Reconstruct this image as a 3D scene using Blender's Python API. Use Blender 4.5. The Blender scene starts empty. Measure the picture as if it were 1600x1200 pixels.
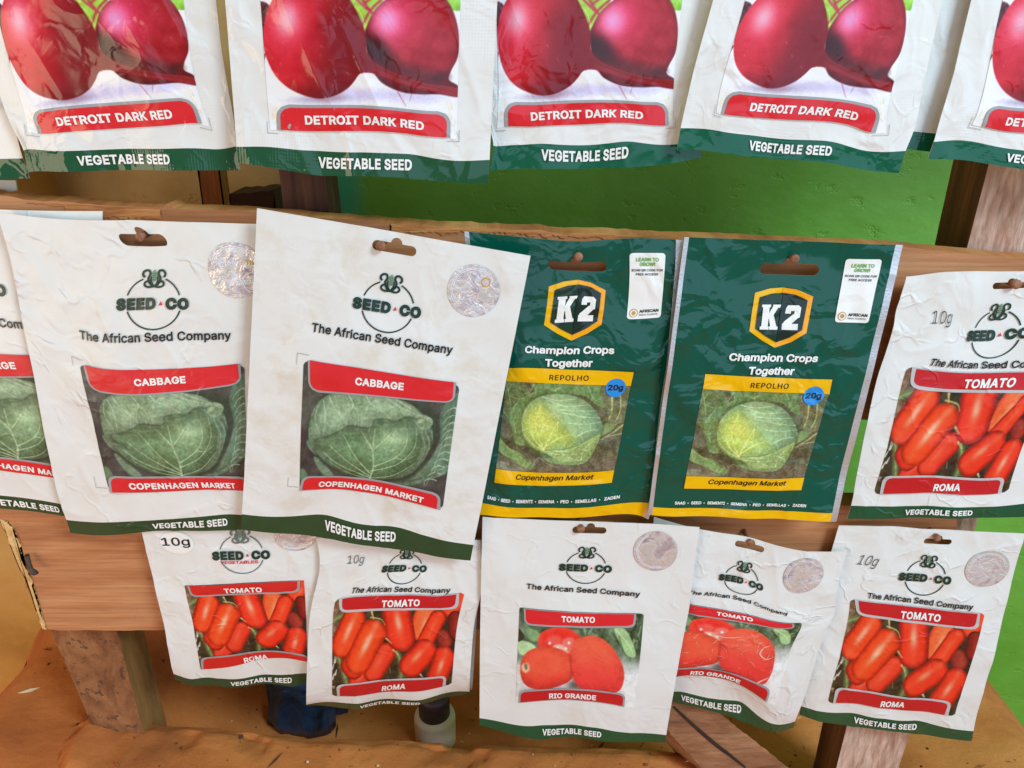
import bpy, bmesh, math, random
import numpy as np
from mathutils import Vector, Matrix
from mathutils.geometry import delaunay_2d_cdt

S = bpy.context.scene
COL = S.collection
R = math.radians

# ---------------------------------------------------------------- camera, world, lamps, exposure
FPX, TH, DIST = 1200.0, R(23.0), 0.40
CAM = np.array([0.0, -DIST * math.cos(TH), DIST * math.sin(TH)])
cd = bpy.data.cameras.new('camera')
cd.sensor_width = 36.0
cd.lens = FPX / 1600 * 36
cd.clip_start, cd.clip_end = 0.01, 50
cam = bpy.data.objects.new('camera', cd)
COL.objects.link(cam)
cam.location = CAM
cam.rotation_euler = (R(90) - TH, 0, 0)
S.camera = cam

W = bpy.data.worlds.new('World')
S.world = W
W.use_nodes = True
nt = W.node_tree
nt.nodes.clear()
wo = nt.nodes.new('ShaderNodeOutputWorld')
bg = nt.nodes.new('ShaderNodeBackground')
tc = nt.nodes.new('ShaderNodeTexCoord')
sp = nt.nodes.new('ShaderNodeSeparateXYZ')
nt.links.new(tc.outputs['Generated'], sp.inputs[0])


def w_range(sock, a, b):
    m = nt.nodes.new('ShaderNodeMapRange')
    m.interpolation_type = 'SMOOTHSTEP'
    m.inputs['From Min'].default_value, m.inputs['From Max'].default_value = a, b
    nt.links.new(sock, m.inputs['Value'])
    return m.outputs[0]


def w_mul(a, b):
    m = nt.nodes.new('ShaderNodeMath')
    m.operation = 'MULTIPLY'
    nt.links.new(a, m.inputs[0])
    nt.links.new(b, m.inputs[1])
    return m.outputs[0]


# the stall's open front: daylight low over the ground outside, mostly to the right; dim warm bounce elsewhere
opening = w_mul(w_mul(w_range(sp.outputs['Z'], -0.22, -0.15), w_range(sp.outputs['Z'], 0.42, 0.34)), w_mul(w_range(sp.outputs['Y'], -0.15, -0.45), w_range(sp.outputs['X'], -0.24, -0.12)))
mixw = nt.nodes.new('ShaderNodeMix')
mixw.data_type = 'RGBA'
nt.links.new(opening, mixw.inputs['Factor'])
mixw.inputs[6].default_value = (0.37, 0.33, 0.285, 1)
mixw.inputs[7].default_value = (1.14, 1.46, 1.92, 1)
nt.links.new(mixw.outputs[2], bg.inputs[0])
nt.links.new(bg.outputs[0], wo.inputs[0])
bg.inputs[1].default_value = 0.76


def lamp(name, loc, target, size, power, color, sy=None):
    l = bpy.data.lights.new(name, 'AREA')
    l.shape = 'RECTANGLE'
    l.size, l.size_y = size, sy or size
    l.energy, l.color = power, color
    o = bpy.data.objects.new(name, l)
    COL.objects.link(o)
    o.location = loc
    d = Vector(target) - Vector(loc)
    o.rotation_euler = d.to_track_quat('-Z', 'Y').to_euler()
    return o


lamp('daylight_opening', (1.0, -1.0, 1.0), (0.25, 0.1, 0.0), 0.5, 23.5, (0.66, 0.86, 1.0), 0.4)
lamp('warm_bounce', (-0.95, -0.8, -0.05), (-0.35, 0, -0.2), 0.6, 4.2, (1.0, 0.80, 0.56), 0.6)

S.view_settings.view_transform = 'Standard'
S.view_settings.look = 'None'
S.view_settings.exposure = 0.06
S.view_settings.gamma = 1.0
S.view_settings.use_curve_mapping = False
S.render.engine = 'CYCLES'
S.cycles.use_denoising = True
S.cycles.max_bounces = 6


# ---------------------------------------------------------------- helpers
def lin(c):
    c = np.asarray(c, float) / 255.0
    return np.where(c <= 0.04045, c / 12.92, ((c + 0.055) / 1.055) ** 2.4)


def unproj(p, Y):
    """photo position -> (x, z) on the vertical plane y = Y"""
    p = np.atleast_2d(np.asarray(p, float))
    x = (p[:, 0] - 800) / FPX
    y = -(p[:, 1] - 600) / FPX
    dy = math.cos(TH) + y * math.sin(TH)
    dz = -math.sin(TH) + y * math.cos(TH)
    t = (np.asarray(Y, float) - CAM[1]) / dy
    return np.stack([CAM[0] + t * x, CAM[2] + t * dz], 1)


def P3(px, py, Y):
    q = unproj((px, py), Y)[0]
    return np.array([q[0], Y, q[1]])


def hash2(ix, iy, seed):
    n = np.sin(ix * 127.1 + iy * 311.7 + seed * 74.7) * 43758.5453
    return n - np.floor(n)


def vnoise(x, y, seed=0):
    ix, iy = np.floor(x), np.floor(y)
    fx, fy = x - ix, y - iy
    fx, fy = fx * fx * fx * (fx * (fx * 6 - 15) + 10), fy * fy * fy * (fy * (fy * 6 - 15) + 10)
    a, b = hash2(ix, iy, seed), hash2(ix + 1, iy, seed)
    c, d = hash2(ix, iy + 1, seed), hash2(ix + 1, iy + 1, seed)
    return (a * (1 - fx) + b * fx) * (1 - fy) + (c * (1 - fx) + d * fx) * fy


def fbm(x, y, seed=0, o=4):
    s, a, t = 0, 0.5, 0
    for i in range(o):
        s = s + a * vnoise(x * 2 ** i, y * 2 ** i, seed + i * 7)
        t += a
        a *= 0.5
    return s / t


def sstep(a, b, x):
    t = np.clip((x - a) / (b - a), 0, 1)
    return t * t * (3 - 2 * t)


def smooth_line(pts, n=6, closed=False):
    p = np.asarray(pts, float)
    m = len(p)
    out = []
    rng = range(m if closed else m - 1)
    for i in rng:
        if closed:
            p0, p1, p2, p3 = p[i - 1], p[i], p[(i + 1) % m], p[(i + 2) % m]
        else:
            p0, p1, p2, p3 = p[max(i - 1, 0)], p[i], p[i + 1], p[min(i + 2, m - 1)]
        for k in range(n):
            t = k / n
            out.append(0.5 * ((2 * p1) + (-p0 + p2) * t + (2 * p0 - 5 * p1 + 4 * p2 - p3) * t * t + (-p0 + 3 * p1 - 3 * p2 + p3) * t ** 3))
    if not closed:
        out.append(p[-1])
    return np.array(out)


# ---------------------------------------------------------------- materials
MATS = {}


def nodes(name):
    m = bpy.data.materials.new(name)
    m.use_nodes = True
    t = m.node_tree
    b = t.nodes['Principled BSDF']
    return m, t, b


def N(t, kind, **kw):
    n = t.nodes.new(kind)
    for k, v in kw.items():
        if k in ('operation', 'blend_type', 'data_type', 'feature', 'attribute_name', 'attribute_type', 'noise_dimensions', 'wave_type', 'bands_direction', 'distance'):
            setattr(n, k, v)
        else:
            n.inputs[k].default_value = v
    return n


STYLES = {  # roughness, coat, fine crease strength, big undulation strength, stain, seal dots
    'paper': dict(r=0.33, crease=0.45, und=0.42, stain=0.35, dots=0.0),
    'worn': dict(r=0.34, crease=0.95, und=0.52, stain=0.5, dots=0.0),
    'smooth': dict(r=0.29, crease=0.14, und=0.50, stain=1.2, dots=0.0),
    'foil': dict(r=0.12, crease=0.35, und=1.5, stain=0.0, dots=0.0),
    'gloss': dict(r=0.15, crease=0.40, und=0.8, stain=0.12, dots=0.16),
}


def printed(color, style, attr=False, key=None, rough_add=0.0):
    """ink on pouch film: one base colour, creases as bump; dirt with its own shape"""
    k = (key or color, style, attr)
    if k in MATS:
        return MATS[k]
    st = STYLES[style]
    m, t, b = nodes('print_' + (key or 'ink') + '_' + style)
    L = t.links.new
    at = N(t, 'ShaderNodeAttribute', attribute_name='art')
    if attr:
        ca = N(t, 'ShaderNodeAttribute', attribute_name='col')
        base = ca.outputs['Color']
    else:
        rgb = t.nodes.new('ShaderNodeRGB')
        rgb.outputs[0].default_value = (*lin(color), 1)
        base = rgb.outputs[0]
    if st['stain'] > 0:
        n1 = N(t, 'ShaderNodeTexNoise', Scale=0.045, Detail=6.0, Roughness=0.65)
        L(at.outputs['Vector'], n1.inputs['Vector'])
        r1 = t.nodes.new('ShaderNodeValToRGB')
        r1.color_ramp.elements[0].position = 0.50
        r1.color_ramp.elements[1].position = 0.78
        L(n1.outputs['Fac'], r1.inputs[0])
        mu = N(t, 'ShaderNodeMath', operation='MULTIPLY')
        L(r1.outputs[0], mu.inputs[0])
        mu.inputs[1].default_value = st['stain'] * 0.55
        mx = N(t, 'ShaderNodeMix', data_type='RGBA', blend_type='MULTIPLY')
        L(mu.outputs[0], mx.inputs['Factor'])
        L(base, mx.inputs[6])
        mx.inputs[7].default_value = (0.82, 0.66, 0.44, 1)
        base = mx.outputs[2]
        # fine specks of dust
        n2 = N(t, 'ShaderNodeTexNoise', Scale=0.9, Detail=3.0, Roughness=0.6)
        L(at.outputs['Vector'], n2.inputs['Vector'])
        r2 = t.nodes.new('ShaderNodeValToRGB')
        r2.color_ramp.elements[0].position = 0.70
        r2.color_ramp.elements[1].position = 0.80
        L(n2.outputs['Fac'], r2.inputs[0])
        m2 = N(t, 'ShaderNodeMath', operation='MULTIPLY')
        L(r2.outputs[0], m2.inputs[0])
        m2.inputs[1].default_value = 0.22 * st['stain']
        mx2 = N(t, 'ShaderNodeMix', data_type='RGBA')
        L(m2.outputs[0], mx2.inputs['Factor'])
        L(base, mx2.inputs[6])
        mx2.inputs[7].default_value = (0.42, 0.33, 0.24, 1)
        base = mx2.outputs[2]
    L(base, b.inputs['Base Color'])
    # roughness patches
    nr = N(t, 'ShaderNodeTexNoise', Scale=0.08, Detail=4.0)
    L(at.outputs['Vector'], nr.inputs['Vector'])
    mr = N(t, 'ShaderNodeMath', operation='MULTIPLY_ADD')
    L(nr.outputs['Fac'], mr.inputs[0])
    mr.inputs[1].default_value = 0.16
    mr.inputs[2].default_value = st['r'] - 0.08 + rough_add - (0.05 if style == 'foil' else 0)
    L(mr.outputs[0], b.inputs['Roughness'])
    b.inputs['Specular IOR Level'].default_value = 0.5
    # creases: sharp ridge lines that come and go
    d = N(t, 'ShaderNodeTexNoise', Scale=0.045, Detail=2.5)
    L(at.outputs['Vector'], d.inputs['Vector'])
    ad = N(t, 'ShaderNodeVectorMath', operation='MULTIPLY_ADD')
    L(d.outputs['Color'], ad.inputs[0])
    ad.inputs[1].default_value = (34, 34, 34)
    L(at.outputs['Vector'], ad.inputs[2])
    vo = N(t, 'ShaderNodeTexVoronoi', feature='DISTANCE_TO_EDGE', Scale=0.040)
    L(ad.outputs[0], vo.inputs['Vector'])
    rc = t.nodes.new('ShaderNodeValToRGB')
    rc.color_ramp.elements[0].position = 0.0
    rc.color_ramp.elements[0].color = (1, 1, 1, 1)
    rc.color_ramp.interpolation = 'EASE'
    rc.color_ramp.elements[1].position = 0.075
    rc.color_ramp.elements[1].color = (0, 0, 0, 1)
    L(vo.outputs['Distance'], rc.inputs[0])
    mk = N(t, 'ShaderNodeTexNoise', Scale=0.05, Detail=2.0)
    L(at.outputs['Vector'], mk.inputs['Vector'])
    rm = t.nodes.new('ShaderNodeValToRGB')
    rm.color_ramp.elements[0].position = 0.46
    rm.color_ramp.elements[1].position = 0.66
    L(mk.outputs['Fac'], rm.inputs[0])
    cm = N(t, 'ShaderNodeMath', operation='MULTIPLY')
    L(rc.outputs[0], cm.inputs[0])
    L(rm.outputs[0], cm.inputs[1])
    cs = N(t, 'ShaderNodeMath', operation='MULTIPLY')
    L(cm.outputs[0], cs.inputs[0])
    cs.inputs[1].default_value = st['crease']
    # soft undulation of the film
    un = N(t, 'ShaderNodeTexNoise', Scale=0.055, Detail=2.5, Roughness=0.45, Distortion=0.8)
    L(at.outputs['Vector'], un.inputs['Vector'])
    us = N(t, 'ShaderNodeMath', operation='MULTIPLY_ADD')
    L(un.outputs['Fac'], us.inputs[0])
    cal = N(t, 'ShaderNodeTexNoise', Scale=0.022, Detail=1.0)
    L(at.outputs['Vector'], cal.inputs['Vector'])
    cr = N(t, 'ShaderNodeMapRange')
    cr.inputs['From Min'].default_value, cr.inputs['From Max'].default_value = .38, .62
    cr.inputs['To Min'].default_value, cr.inputs['To Max'].default_value = st['und'] * 1.2, st['und'] * 6.0
    L(cal.outputs['Fac'], cr.inputs['Value'])
    L(cr.outputs[0], us.inputs[1])
    L(cs.outputs[0], us.inputs[2])
    h = us.outputs[0]
    if st['dots'] > 0 and not attr and key in ('green', 'band_teal', 'white'):
        ch = N(t, 'ShaderNodeTexVoronoi', Scale=0.75, Randomness=0.12)
        L(at.outputs['Vector'], ch.inputs['Vector'])
        n3 = N(t, 'ShaderNodeTexNoise', Scale=0.03, Detail=1.0)
        L(at.outputs['Vector'], n3.inputs['Vector'])
        r3 = t.nodes.new('ShaderNodeValToRGB')
        r3.color_ramp.elements[0].position = 0.52
        r3.color_ramp.elements[1].position = 0.60
        L(n3.outputs['Fac'], r3.inputs[0])
        mm = N(t, 'ShaderNodeMath', operation='MULTIPLY')
        L(ch.outputs['Distance'], mm.inputs[0])
        L(r3.outputs[0], mm.inputs[1])
        mm2 = N(t, 'ShaderNodeMath', operation='MULTIPLY_ADD')
        L(mm.outputs[0], mm2.inputs[0])
        mm2.inputs[1].default_value = st['dots']
        L(h, mm2.inputs[2])
        h = mm2.outputs[0]
    bp = N(t, 'ShaderNodeBump', Strength=0.6, Distance=0.00075)
    L(h, bp.inputs['Height'])
    L(bp.outputs[0], b.inputs['Normal'])
    MATS[k] = m
    return m


def foil_silver():
    if 'silver' in MATS:
        return MATS['silver']
    m, t, b = nodes('silver_film')
    b.inputs['Base Color'].default_value = (0.72, 0.73, 0.75, 1)
    b.inputs['Metallic'].default_value = 0.75
    b.inputs['Roughness'].default_value = 0.32
    n = N(t, 'ShaderNodeTexNoise', Scale=900.0, Detail=3.0)
    tcn = t.nodes.new('ShaderNodeTexCoord')
    t.links.new(tcn.outputs['Object'], n.inputs['Vector'])
    bp = N(t, 'ShaderNodeBump', Strength=0.3, Distance=0.0005)
    t.links.new(n.outputs['Fac'], bp.inputs['Height'])
    t.links.new(bp.outputs[0], b.inputs['Normal'])
    MATS['silver'] = m
    return m


def hologram_mat():
    if 'holo' in MATS:
        return MATS['holo']
    m, t, b = nodes('hologram_film')
    L = t.links.new
    at = N(t, 'ShaderNodeAttribute', attribute_name='art')
    n = N(t, 'ShaderNodeTexNoise', Scale=0.09, Detail=4.0, Distortion=1.2)
    L(at.outputs['Vector'], n.inputs['Vector'])
    r = t.nodes.new('ShaderNodeValToRGB')
    el = r.color_ramp.elements
    el[0].position, el[0].color = 0.25, (*lin((160, 160, 168)), 1)
    el[1].position, el[1].color = 0.75, (*lin((226, 220, 226)), 1)
    for p, c in ((0.40, (208, 200, 206)), (0.48, (234, 232, 234)), (0.56, (232, 222, 216)), (0.64, (216, 222, 220))):
        q = el.new(p)
        q.color = (*lin(c), 1)
    L(n.outputs['Fac'], r.inputs[0])
    L(r.outputs[0], b.inputs['Base Color'])
    b.inputs['Metallic'].default_value = 0.45
    b.inputs['Roughness'].default_value = 0.16
    n2 = N(t, 'ShaderNodeTexNoise', Scale=0.20, Detail=5.0, Roughness=.6, Distortion=1.0)
    L(at.outputs['Vector'], n2.inputs['Vector'])
    bp = N(t, 'ShaderNodeBump', Strength=0.6, Distance=0.0015)
    L(n2.outputs['Fac'], bp.inputs['Height'])
    L(bp.outputs[0], b.inputs['Normal'])
    MATS['holo'] = m
    return m


def rough_mat(name, ramp, scale=(1, 1, 1), nscale=8.0, detail=8.0, rough=0.85, bump=0.4, bdist=0.003, dist=0.6, spots=None, bscale=None, fiber=None):
    """wood, clay, plaster: colour from stretched noise, bump from a finer one"""
    m, t, b = nodes(name)
    L = t.links.new
    tcn = t.nodes.new('ShaderNodeTexCoord')
    mp = t.nodes.new('ShaderNodeMapping')
    mp.inputs['Scale'].default_value = scale
    L(tcn.outputs['Object'], mp.inputs[0])
    n = N(t, 'ShaderNodeTexNoise', Scale=nscale, Detail=detail, Roughness=0.62, Distortion=dist)
    L(mp.outputs[0], n.inputs['Vector'])
    r = t.nodes.new('ShaderNodeValToRGB')
    el = r.color_ramp.elements
    el[0].position, el[0].color = ramp[0][0], (*lin(ramp[0][1]), 1)
    el[1].position, el[1].color = ramp[-1][0], (*lin(ramp[-1][1]), 1)
    for p, c in ramp[1:-1]:
        q = el.new(p)
        q.color = (*lin(c), 1)
    L(n.outputs['Fac'], r.inputs[0])
    base = r.outputs[0]
    if fiber:
        fs, amt = fiber
        mf = t.nodes.new('ShaderNodeMapping')
        mf.inputs['Scale'].default_value = fs
        L(tcn.outputs['Object'], mf.inputs[0])
        nf = N(t, 'ShaderNodeTexNoise', Scale=1.0, Detail=6.0, Roughness=0.7)
        L(mf.outputs[0], nf.inputs['Vector'])
        rf = t.nodes.new('ShaderNodeValToRGB')
        rf.color_ramp.elements[0].position, rf.color_ramp.elements[0].color = .34, (1 - amt, 1 - amt * 1.1, 1 - amt * 1.2, 1)
        rf.color_ramp.elements[1].position, rf.color_ramp.elements[1].color = .62, (1, 1, 1, 1)
        L(nf.outputs['Fac'], rf.inputs[0])
        mxf = N(t, 'ShaderNodeMix', data_type='RGBA', blend_type='MULTIPLY')
        mxf.inputs['Factor'].default_value = 1
        L(base, mxf.inputs[6])
        L(rf.outputs[0], mxf.inputs[7])
        base = mxf.outputs[2]
    if spots:
        sc, lo, hi, colr, amt = spots
        n3 = N(t, 'ShaderNodeTexNoise', Scale=sc, Detail=5.0, Roughness=0.7)
        L(tcn.outputs['Object'], n3.inputs['Vector'])
        r3 = t.nodes.new('ShaderNodeValToRGB')
        r3.color_ramp.elements[0].position = lo
        r3.color_ramp.elements[1].position = hi
        L(n3.outputs['Fac'], r3.inputs[0])
        mu = N(t, 'ShaderNodeMath', operation='MULTIPLY')
        L(r3.outputs[0], mu.inputs[0])
        mu.inputs[1].default_value = amt
        mx = N(t, 'ShaderNodeMix', data_type='RGBA')
        L(mu.outputs[0], mx.inputs['Factor'])
        L(base, mx.inputs[6])
        mx.inputs[7].default_value = (*lin(colr), 1)
        base = mx.outputs[2]
    L(base, b.inputs['Base Color'])
    b.inputs['Roughness'].default_value = rough
    n2 = N(t, 'ShaderNodeTexNoise', Scale=bscale or nscale * 3, Detail=9.0, Roughness=0.65)
    L(mp.outputs[0], n2.inputs['Vector'])
    bp = N(t, 'ShaderNodeBump', Strength=bump, Distance=bdist)
    L(n2.outputs['Fac'], bp.inputs['Height'])
    L(bp.outputs[0], b.inputs['Normal'])
    return m


# ---------------------------------------------------------------- mesh builder
def link_mesh(name, verts, faces, mats, midx=None, parent=None, art=None, col=None, smooth=True):
    me = bpy.data.meshes.new(name)
    verts = np.asarray(verts, float)
    if isinstance(faces, np.ndarray):
        nf, k = faces.shape
        me.vertices.add(len(verts))
        me.vertices.foreach_set('co', verts.astype(np.float32).ravel())
        me.loops.add(nf * k)
        me.loops.foreach_set('vertex_index', faces.astype(np.int32).ravel())
        me.polygons.add(nf)
        me.polygons.foreach_set('loop_start', (np.arange(nf) * k).astype(np.int32))
        me.polygons.foreach_set('loop_total', np.full(nf, k, np.int32))
        me.update(calc_edges=True)
    else:
        me.from_pydata([tuple(v) for v in verts], [], [tuple(int(i) for i in f) for f in faces])
    for m in mats:
        me.materials.append(m)
    if midx is not None:
        me.polygons.foreach_set('material_index', np.asarray(midx, np.int32))
    if smooth:
        me.polygons.foreach_set('use_smooth', np.ones(len(me.polygons), bool))
    if art is not None:
        a = me.attributes.new('art', 'FLOAT_VECTOR', 'POINT')
        v = np.zeros((len(verts), 3), np.float32)
        v[:, :2] = art
        a.data.foreach_set('vector', v.ravel())
    if col is not None:
        a = me.attributes.new('col', 'FLOAT_COLOR', 'POINT')
        v = np.ones((len(verts), 4), np.float32)
        v[:, :3] = col
        a.data.foreach_set('color', v.ravel())
    me.validate()
    o = bpy.data.objects.new(name, me)
    COL.objects.link(o)
    if parent:
        o.parent = parent
    return o


def tag(o, label=None, cat=None, group=None, kind=None):
    if label:
        o['label'] = label
    if cat:
        o['category'] = cat
    if group:
        o['group'] = group
    if kind:
        o['kind'] = kind
    return o


# ---------------------------------------------------------------- lettering
TCACHE = {}
try:
    FONT = bpy.data.fonts.load(bpy.utils.system_resource('DATAFILES', path='fonts') + '/Inter.woff2')   # ships with Blender
except Exception:
    FONT = None


def text_tris(body, bold=0.02, shear=0.0, sp=1.0):
    """lettering as triangles: each outline thickened by `bold`, filled with its own holes"""
    k = (body, bold, shear, sp)
    if k in TCACHE:
        return TCACHE[k]
    c = bpy.data.curves.new('lettering', 'FONT')
    c.body = body
    if FONT:
        c.font = FONT
    c.shear = shear
    c.space_character = sp
    o = bpy.data.objects.new('lettering', c)
    COL.objects.link(o)
    dg = bpy.context.evaluated_depsgraph_get()
    dg.update()
    ev = o.evaluated_get(dg)
    cu = ev.to_curve(dg)
    loops = []
    for sl in cu.splines:
        bp = sl.bezier_points
        pts = []
        for i in range(len(bp)):
            a, b = bp[i], bp[(i + 1) % len(bp)]
            p0, p1, p2, p3 = [np.array(q[:2]) for q in (a.co, a.handle_right, b.co, b.handle_left)]
            p2, p3 = p3, p2
            ch = p3 - p0
            dev = abs(ch[0] * (p1 - p0)[1] - ch[1] * (p1 - p0)[0]) + abs(ch[0] * (p2 - p0)[1] - ch[1] * (p2 - p0)[0])
            n = 4 if dev > 1e-5 else 1
            for q in range(n):
                t = q / n
                pts.append((1 - t) ** 3 * p0 + 3 * t * (1 - t) ** 2 * p1 + 3 * t * t * (1 - t) * p2 + t ** 3 * p3)
        p = np.array(pts)
        keep = np.hypot(*(p - np.roll(p, 1, 0)).T) > 1e-5
        p = p[keep]
        if len(p) >= 3:
            loops.append(p)
    ev.to_curve_clear()
    bpy.data.objects.remove(o)
    bpy.data.curves.remove(c)
    area = lambda p: 0.5 * np.sum(p[:, 0] * np.roll(p[:, 1], -1) - np.roll(p[:, 0], -1) * p[:, 1])
    ar = [area(p) for p in loops]
    sg = np.sign(ar[int(np.argmax(np.abs(ar)))])
    loops = [p if sg > 0 else p[::-1] for p in loops]      # outer loops counter-clockwise, holes clockwise

    def fat(p):
        d = np.roll(p, -1, 0) - p
        d /= np.hypot(d[:, 0], d[:, 1])[:, None]
        n1 = np.stack([d[:, 1], -d[:, 0]], 1)
        n0 = np.roll(n1, 1, 0)
        m = n0 + n1
        q = (m ** 2).sum(1)[:, None]
        return p + bold * m * np.minimum(2 / np.maximum(q, 1e-6), 1.6 / np.sqrt(np.maximum(q, 1e-6)))

    loops = [fat(p) for p in loops]
    pts = np.concatenate(loops)
    ed, n = [], 0
    for p in loops:
        ed += [(n + i, n + (i + 1) % len(p)) for i in range(len(p))]
        n += len(p)
    r = delaunay_2d_cdt([Vector(q) for q in pts], ed, [], 0, 1e-6)
    v, f = np.array([tuple(q) for q in r[0]]), np.array(r[2])
    cen = v[f].mean(1)
    wn = np.zeros(len(cen), int)
    for p in loops:          # non-zero winding: overlapping strokes unite, counters stay open
        a, b = p, np.roll(p, -1, 0)
        for (ax, ay), (bx, by) in zip(a, b):
            if ay == by:
                continue
            up = (ay <= cen[:, 1]) & (by > cen[:, 1])
            dn = (by <= cen[:, 1]) & (ay > cen[:, 1])
            xi = ax + (cen[:, 1] - ay) / (by - ay) * (bx - ax)
            wn += (up & (cen[:, 0] < xi)).astype(int) - (dn & (cen[:, 0] < xi)).astype(int)
    f = f[wn > 0]
    lz = np.zeros(len(v))
    for _ in range(3):      # short edges so the letters can follow a bent surface
        e = np.concatenate([f[:, [0, 1]], f[:, [1, 2]], f[:, [2, 0]]])
        L2 = ((v[e[:, 0]] - v[e[:, 1]]) ** 2).sum(1)
        if L2.max() < 0.07:
            break
        uq, inv = np.unique(np.sort(e, 1), axis=0, return_inverse=True)
        inv = inv.reshape(-1)
        m = len(f)
        ab, bc, ca = inv[:m] + len(v), inv[m:2 * m] + len(v), inv[2 * m:] + len(v)
        a, b_, c_ = f[:, 0], f[:, 1], f[:, 2]
        v = np.concatenate([v, 0.5 * (v[uq[:, 0]] + v[uq[:, 1]])])
        lz = np.concatenate([lz, lz[uq[:, 0]]])
        f = np.concatenate([np.stack([a, ab, ca], 1), np.stack([ab, b_, bc], 1), np.stack([ca, bc, c_], 1), np.stack([ab, bc, ca], 1)])
    a, b, d = v[f[:, 0]], v[f[:, 1]], v[f[:, 2]]
    cr = (b[:, 0] - a[:, 0]) * (d[:, 1] - a[:, 1]) - (b[:, 1] - a[:, 1]) * (d[:, 0] - a[:, 0])
    f[cr < 0] = f[cr < 0][:, ::-1]
    x0, x1 = v[:, 0].min(), v[:, 0].max()
    v[:, 0] = (v[:, 0] - x0) / (x1 - x0)
    if body != 'H':
        v[:, 1] /= text_cap(bold)
    TCACHE[k] = (v, f, lz * 0.00002)
    return TCACHE[k]


def text_cap(bold):
    k = ('cap', bold)
    if k not in TCACHE:
        v = text_tris('H', bold)[0]
        TCACHE[k] = v[:, 1].max()
    return TCACHE[k]


class Shape:
    """flat artwork in art coordinates: pieces of (verts2, faces, ink)"""

    def __init__(self):
        self.v, self.f, self.m, self.n = [], [], [], 0
        self.z = []
        self.sub = None

    def add(self, v, f, ink, z=0.0):
        v = np.asarray(v, float)
        self.v.append(v)
        for q in f:
            self.f.append([int(i) + self.n for i in q])
            self.m.append(ink)
        self.z.append(np.zeros(len(v)) + z)
        self.n += len(v)

    def text(self, body, a, b, cap, ink, bold=0.02, shear=0.0, z=0.00012, sp=1.0):
        a, b = np.asarray(a, float), np.asarray(b, float)
        v, f, lz = text_tris(body, bold, shear, sp)
        ex = b - a
        ey = np.array([-ex[1], ex[0]]) / np.hypot(*ex) * cap
        if self.sub is None:
            self.sub = Shape()
        self.sub.add(a + v[:, :1] * ex + v[:, 1:] * ey, f, ink, z + lz)

    def poly(self, pts, ink, z=0.0):
        """star-shaped polygon as a fan with inner rings"""
        p = np.asarray(pts, float)
        c = p.mean(0)
        m = len(p)
        rings = [p, c + (p - c) * 0.66, c + (p - c) * 0.33, c[None]]
        v = np.concatenate(rings)
        f = []
        for k in range(2):
            for i in range(m):
                j = (i + 1) % m
                f.append((k * m + i, k * m + j, (k + 1) * m + j, (k + 1) * m + i))
        for i in range(m):
            f.append((2 * m + i, 2 * m + (i + 1) % m, 3 * m))
        ar = np.sum(p[:, 0] * np.roll(p[:, 1], -1) - np.roll(p[:, 0], -1) * p[:, 1])
        if ar < 0:
            f = [q[::-1] for q in f]
        self.add(v, f, ink, z)

    def stroke(self, pts, w, ink, z=0.0, taper=False):
        p = np.asarray(pts, float)
        d = np.gradient(p, axis=0)
        d /= np.hypot(d[:, 0], d[:, 1])[:, None] + 1e-9
        nn = np.stack([-d[:, 1], d[:, 0]], 1)
        ww = np.full(len(p), w / 2)
        if taper:
            ww = ww * np.sin(np.linspace(0.25, math.pi - 0.1, len(p)))
        v = np.concatenate([p + nn * ww[:, None], p - nn * ww[:, None]])
        m = len(p)
        self.add(v, [(m + i, m + i + 1, i + 1, i) for i in range(m - 1)], ink, z)

    def strip(self, left, right, rows, ink, z=0.0, nx=24):
        """band filled row by row: left(t), right(t) -> art points"""
        vs, f = [], []
        for t in rows:
            l, r = np.asarray(left(t)), np.asarray(right(t))
            s = np.linspace(0, 1, nx)[:, None]
            vs.append(l * (1 - s) + r * s)
        v = np.concatenate(vs)
        for j in range(len(rows) - 1):
            for i in range(nx - 1):
                f.append((j * nx + i, j * nx + i + 1, (j + 1) * nx + i + 1, (j + 1) * nx + i))
        # rows run upward or downward: fix winding by area of the first cell
        q = v[list(f[len(f) // 2])]
        ar = np.sum(q[:, 0] * np.roll(q[:, 1], -1) - np.roll(q[:, 0], -1) * q[:, 1])
        if ar < 0:
            f = [k[::-1] for k in f]
        self.add(v, f, ink, z)

    def quad_round(self, TL, TR, BR, BL, ink, rt=0.0, rb=0.0, z=0.0, nx=28):
        """quad with rounded top (rt) and/or bottom (rb) corners; radii in art metres"""
        TL, TR, BR, BL = [np.asarray(q, float) for q in (TL, TR, BR, BL)]
        H = 0.5 * (np.hypot(*(TL - BL)) + np.hypot(*(TR - BR)))
        rows = sorted(set(list(np.linspace(0, 1, 7)) + [x for k in range(7) for x in (min(1, (rt / H) * k / 6) if rt else 0, 1 - (min(1, (rb / H) * k / 6) if rb else 0))]))

        def inset(t):
            d = 0
            y = t * H
            if rt and y < rt:
                d = rt - math.sqrt(max(0, rt * rt - (rt - y) ** 2))
            y2 = (1 - t) * H
            if rb and y2 < rb:
                d = max(d, rb - math.sqrt(max(0, rb * rb - (rb - y2) ** 2)))
            return d

        def lf(t):
            a, b = TL * (1 - t) + BL * t, TR * (1 - t) + BR * t
            return a + (b - a) / np.hypot(*(b - a)) * inset(t)

        def rg(t):
            a, b = TL * (1 - t) + BL * t, TR * (1 - t) + BR * t
            return b - (b - a) / np.hypot(*(b - a)) * inset(t)

        self.strip(lf, rg, rows, ink, z, nx)


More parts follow.
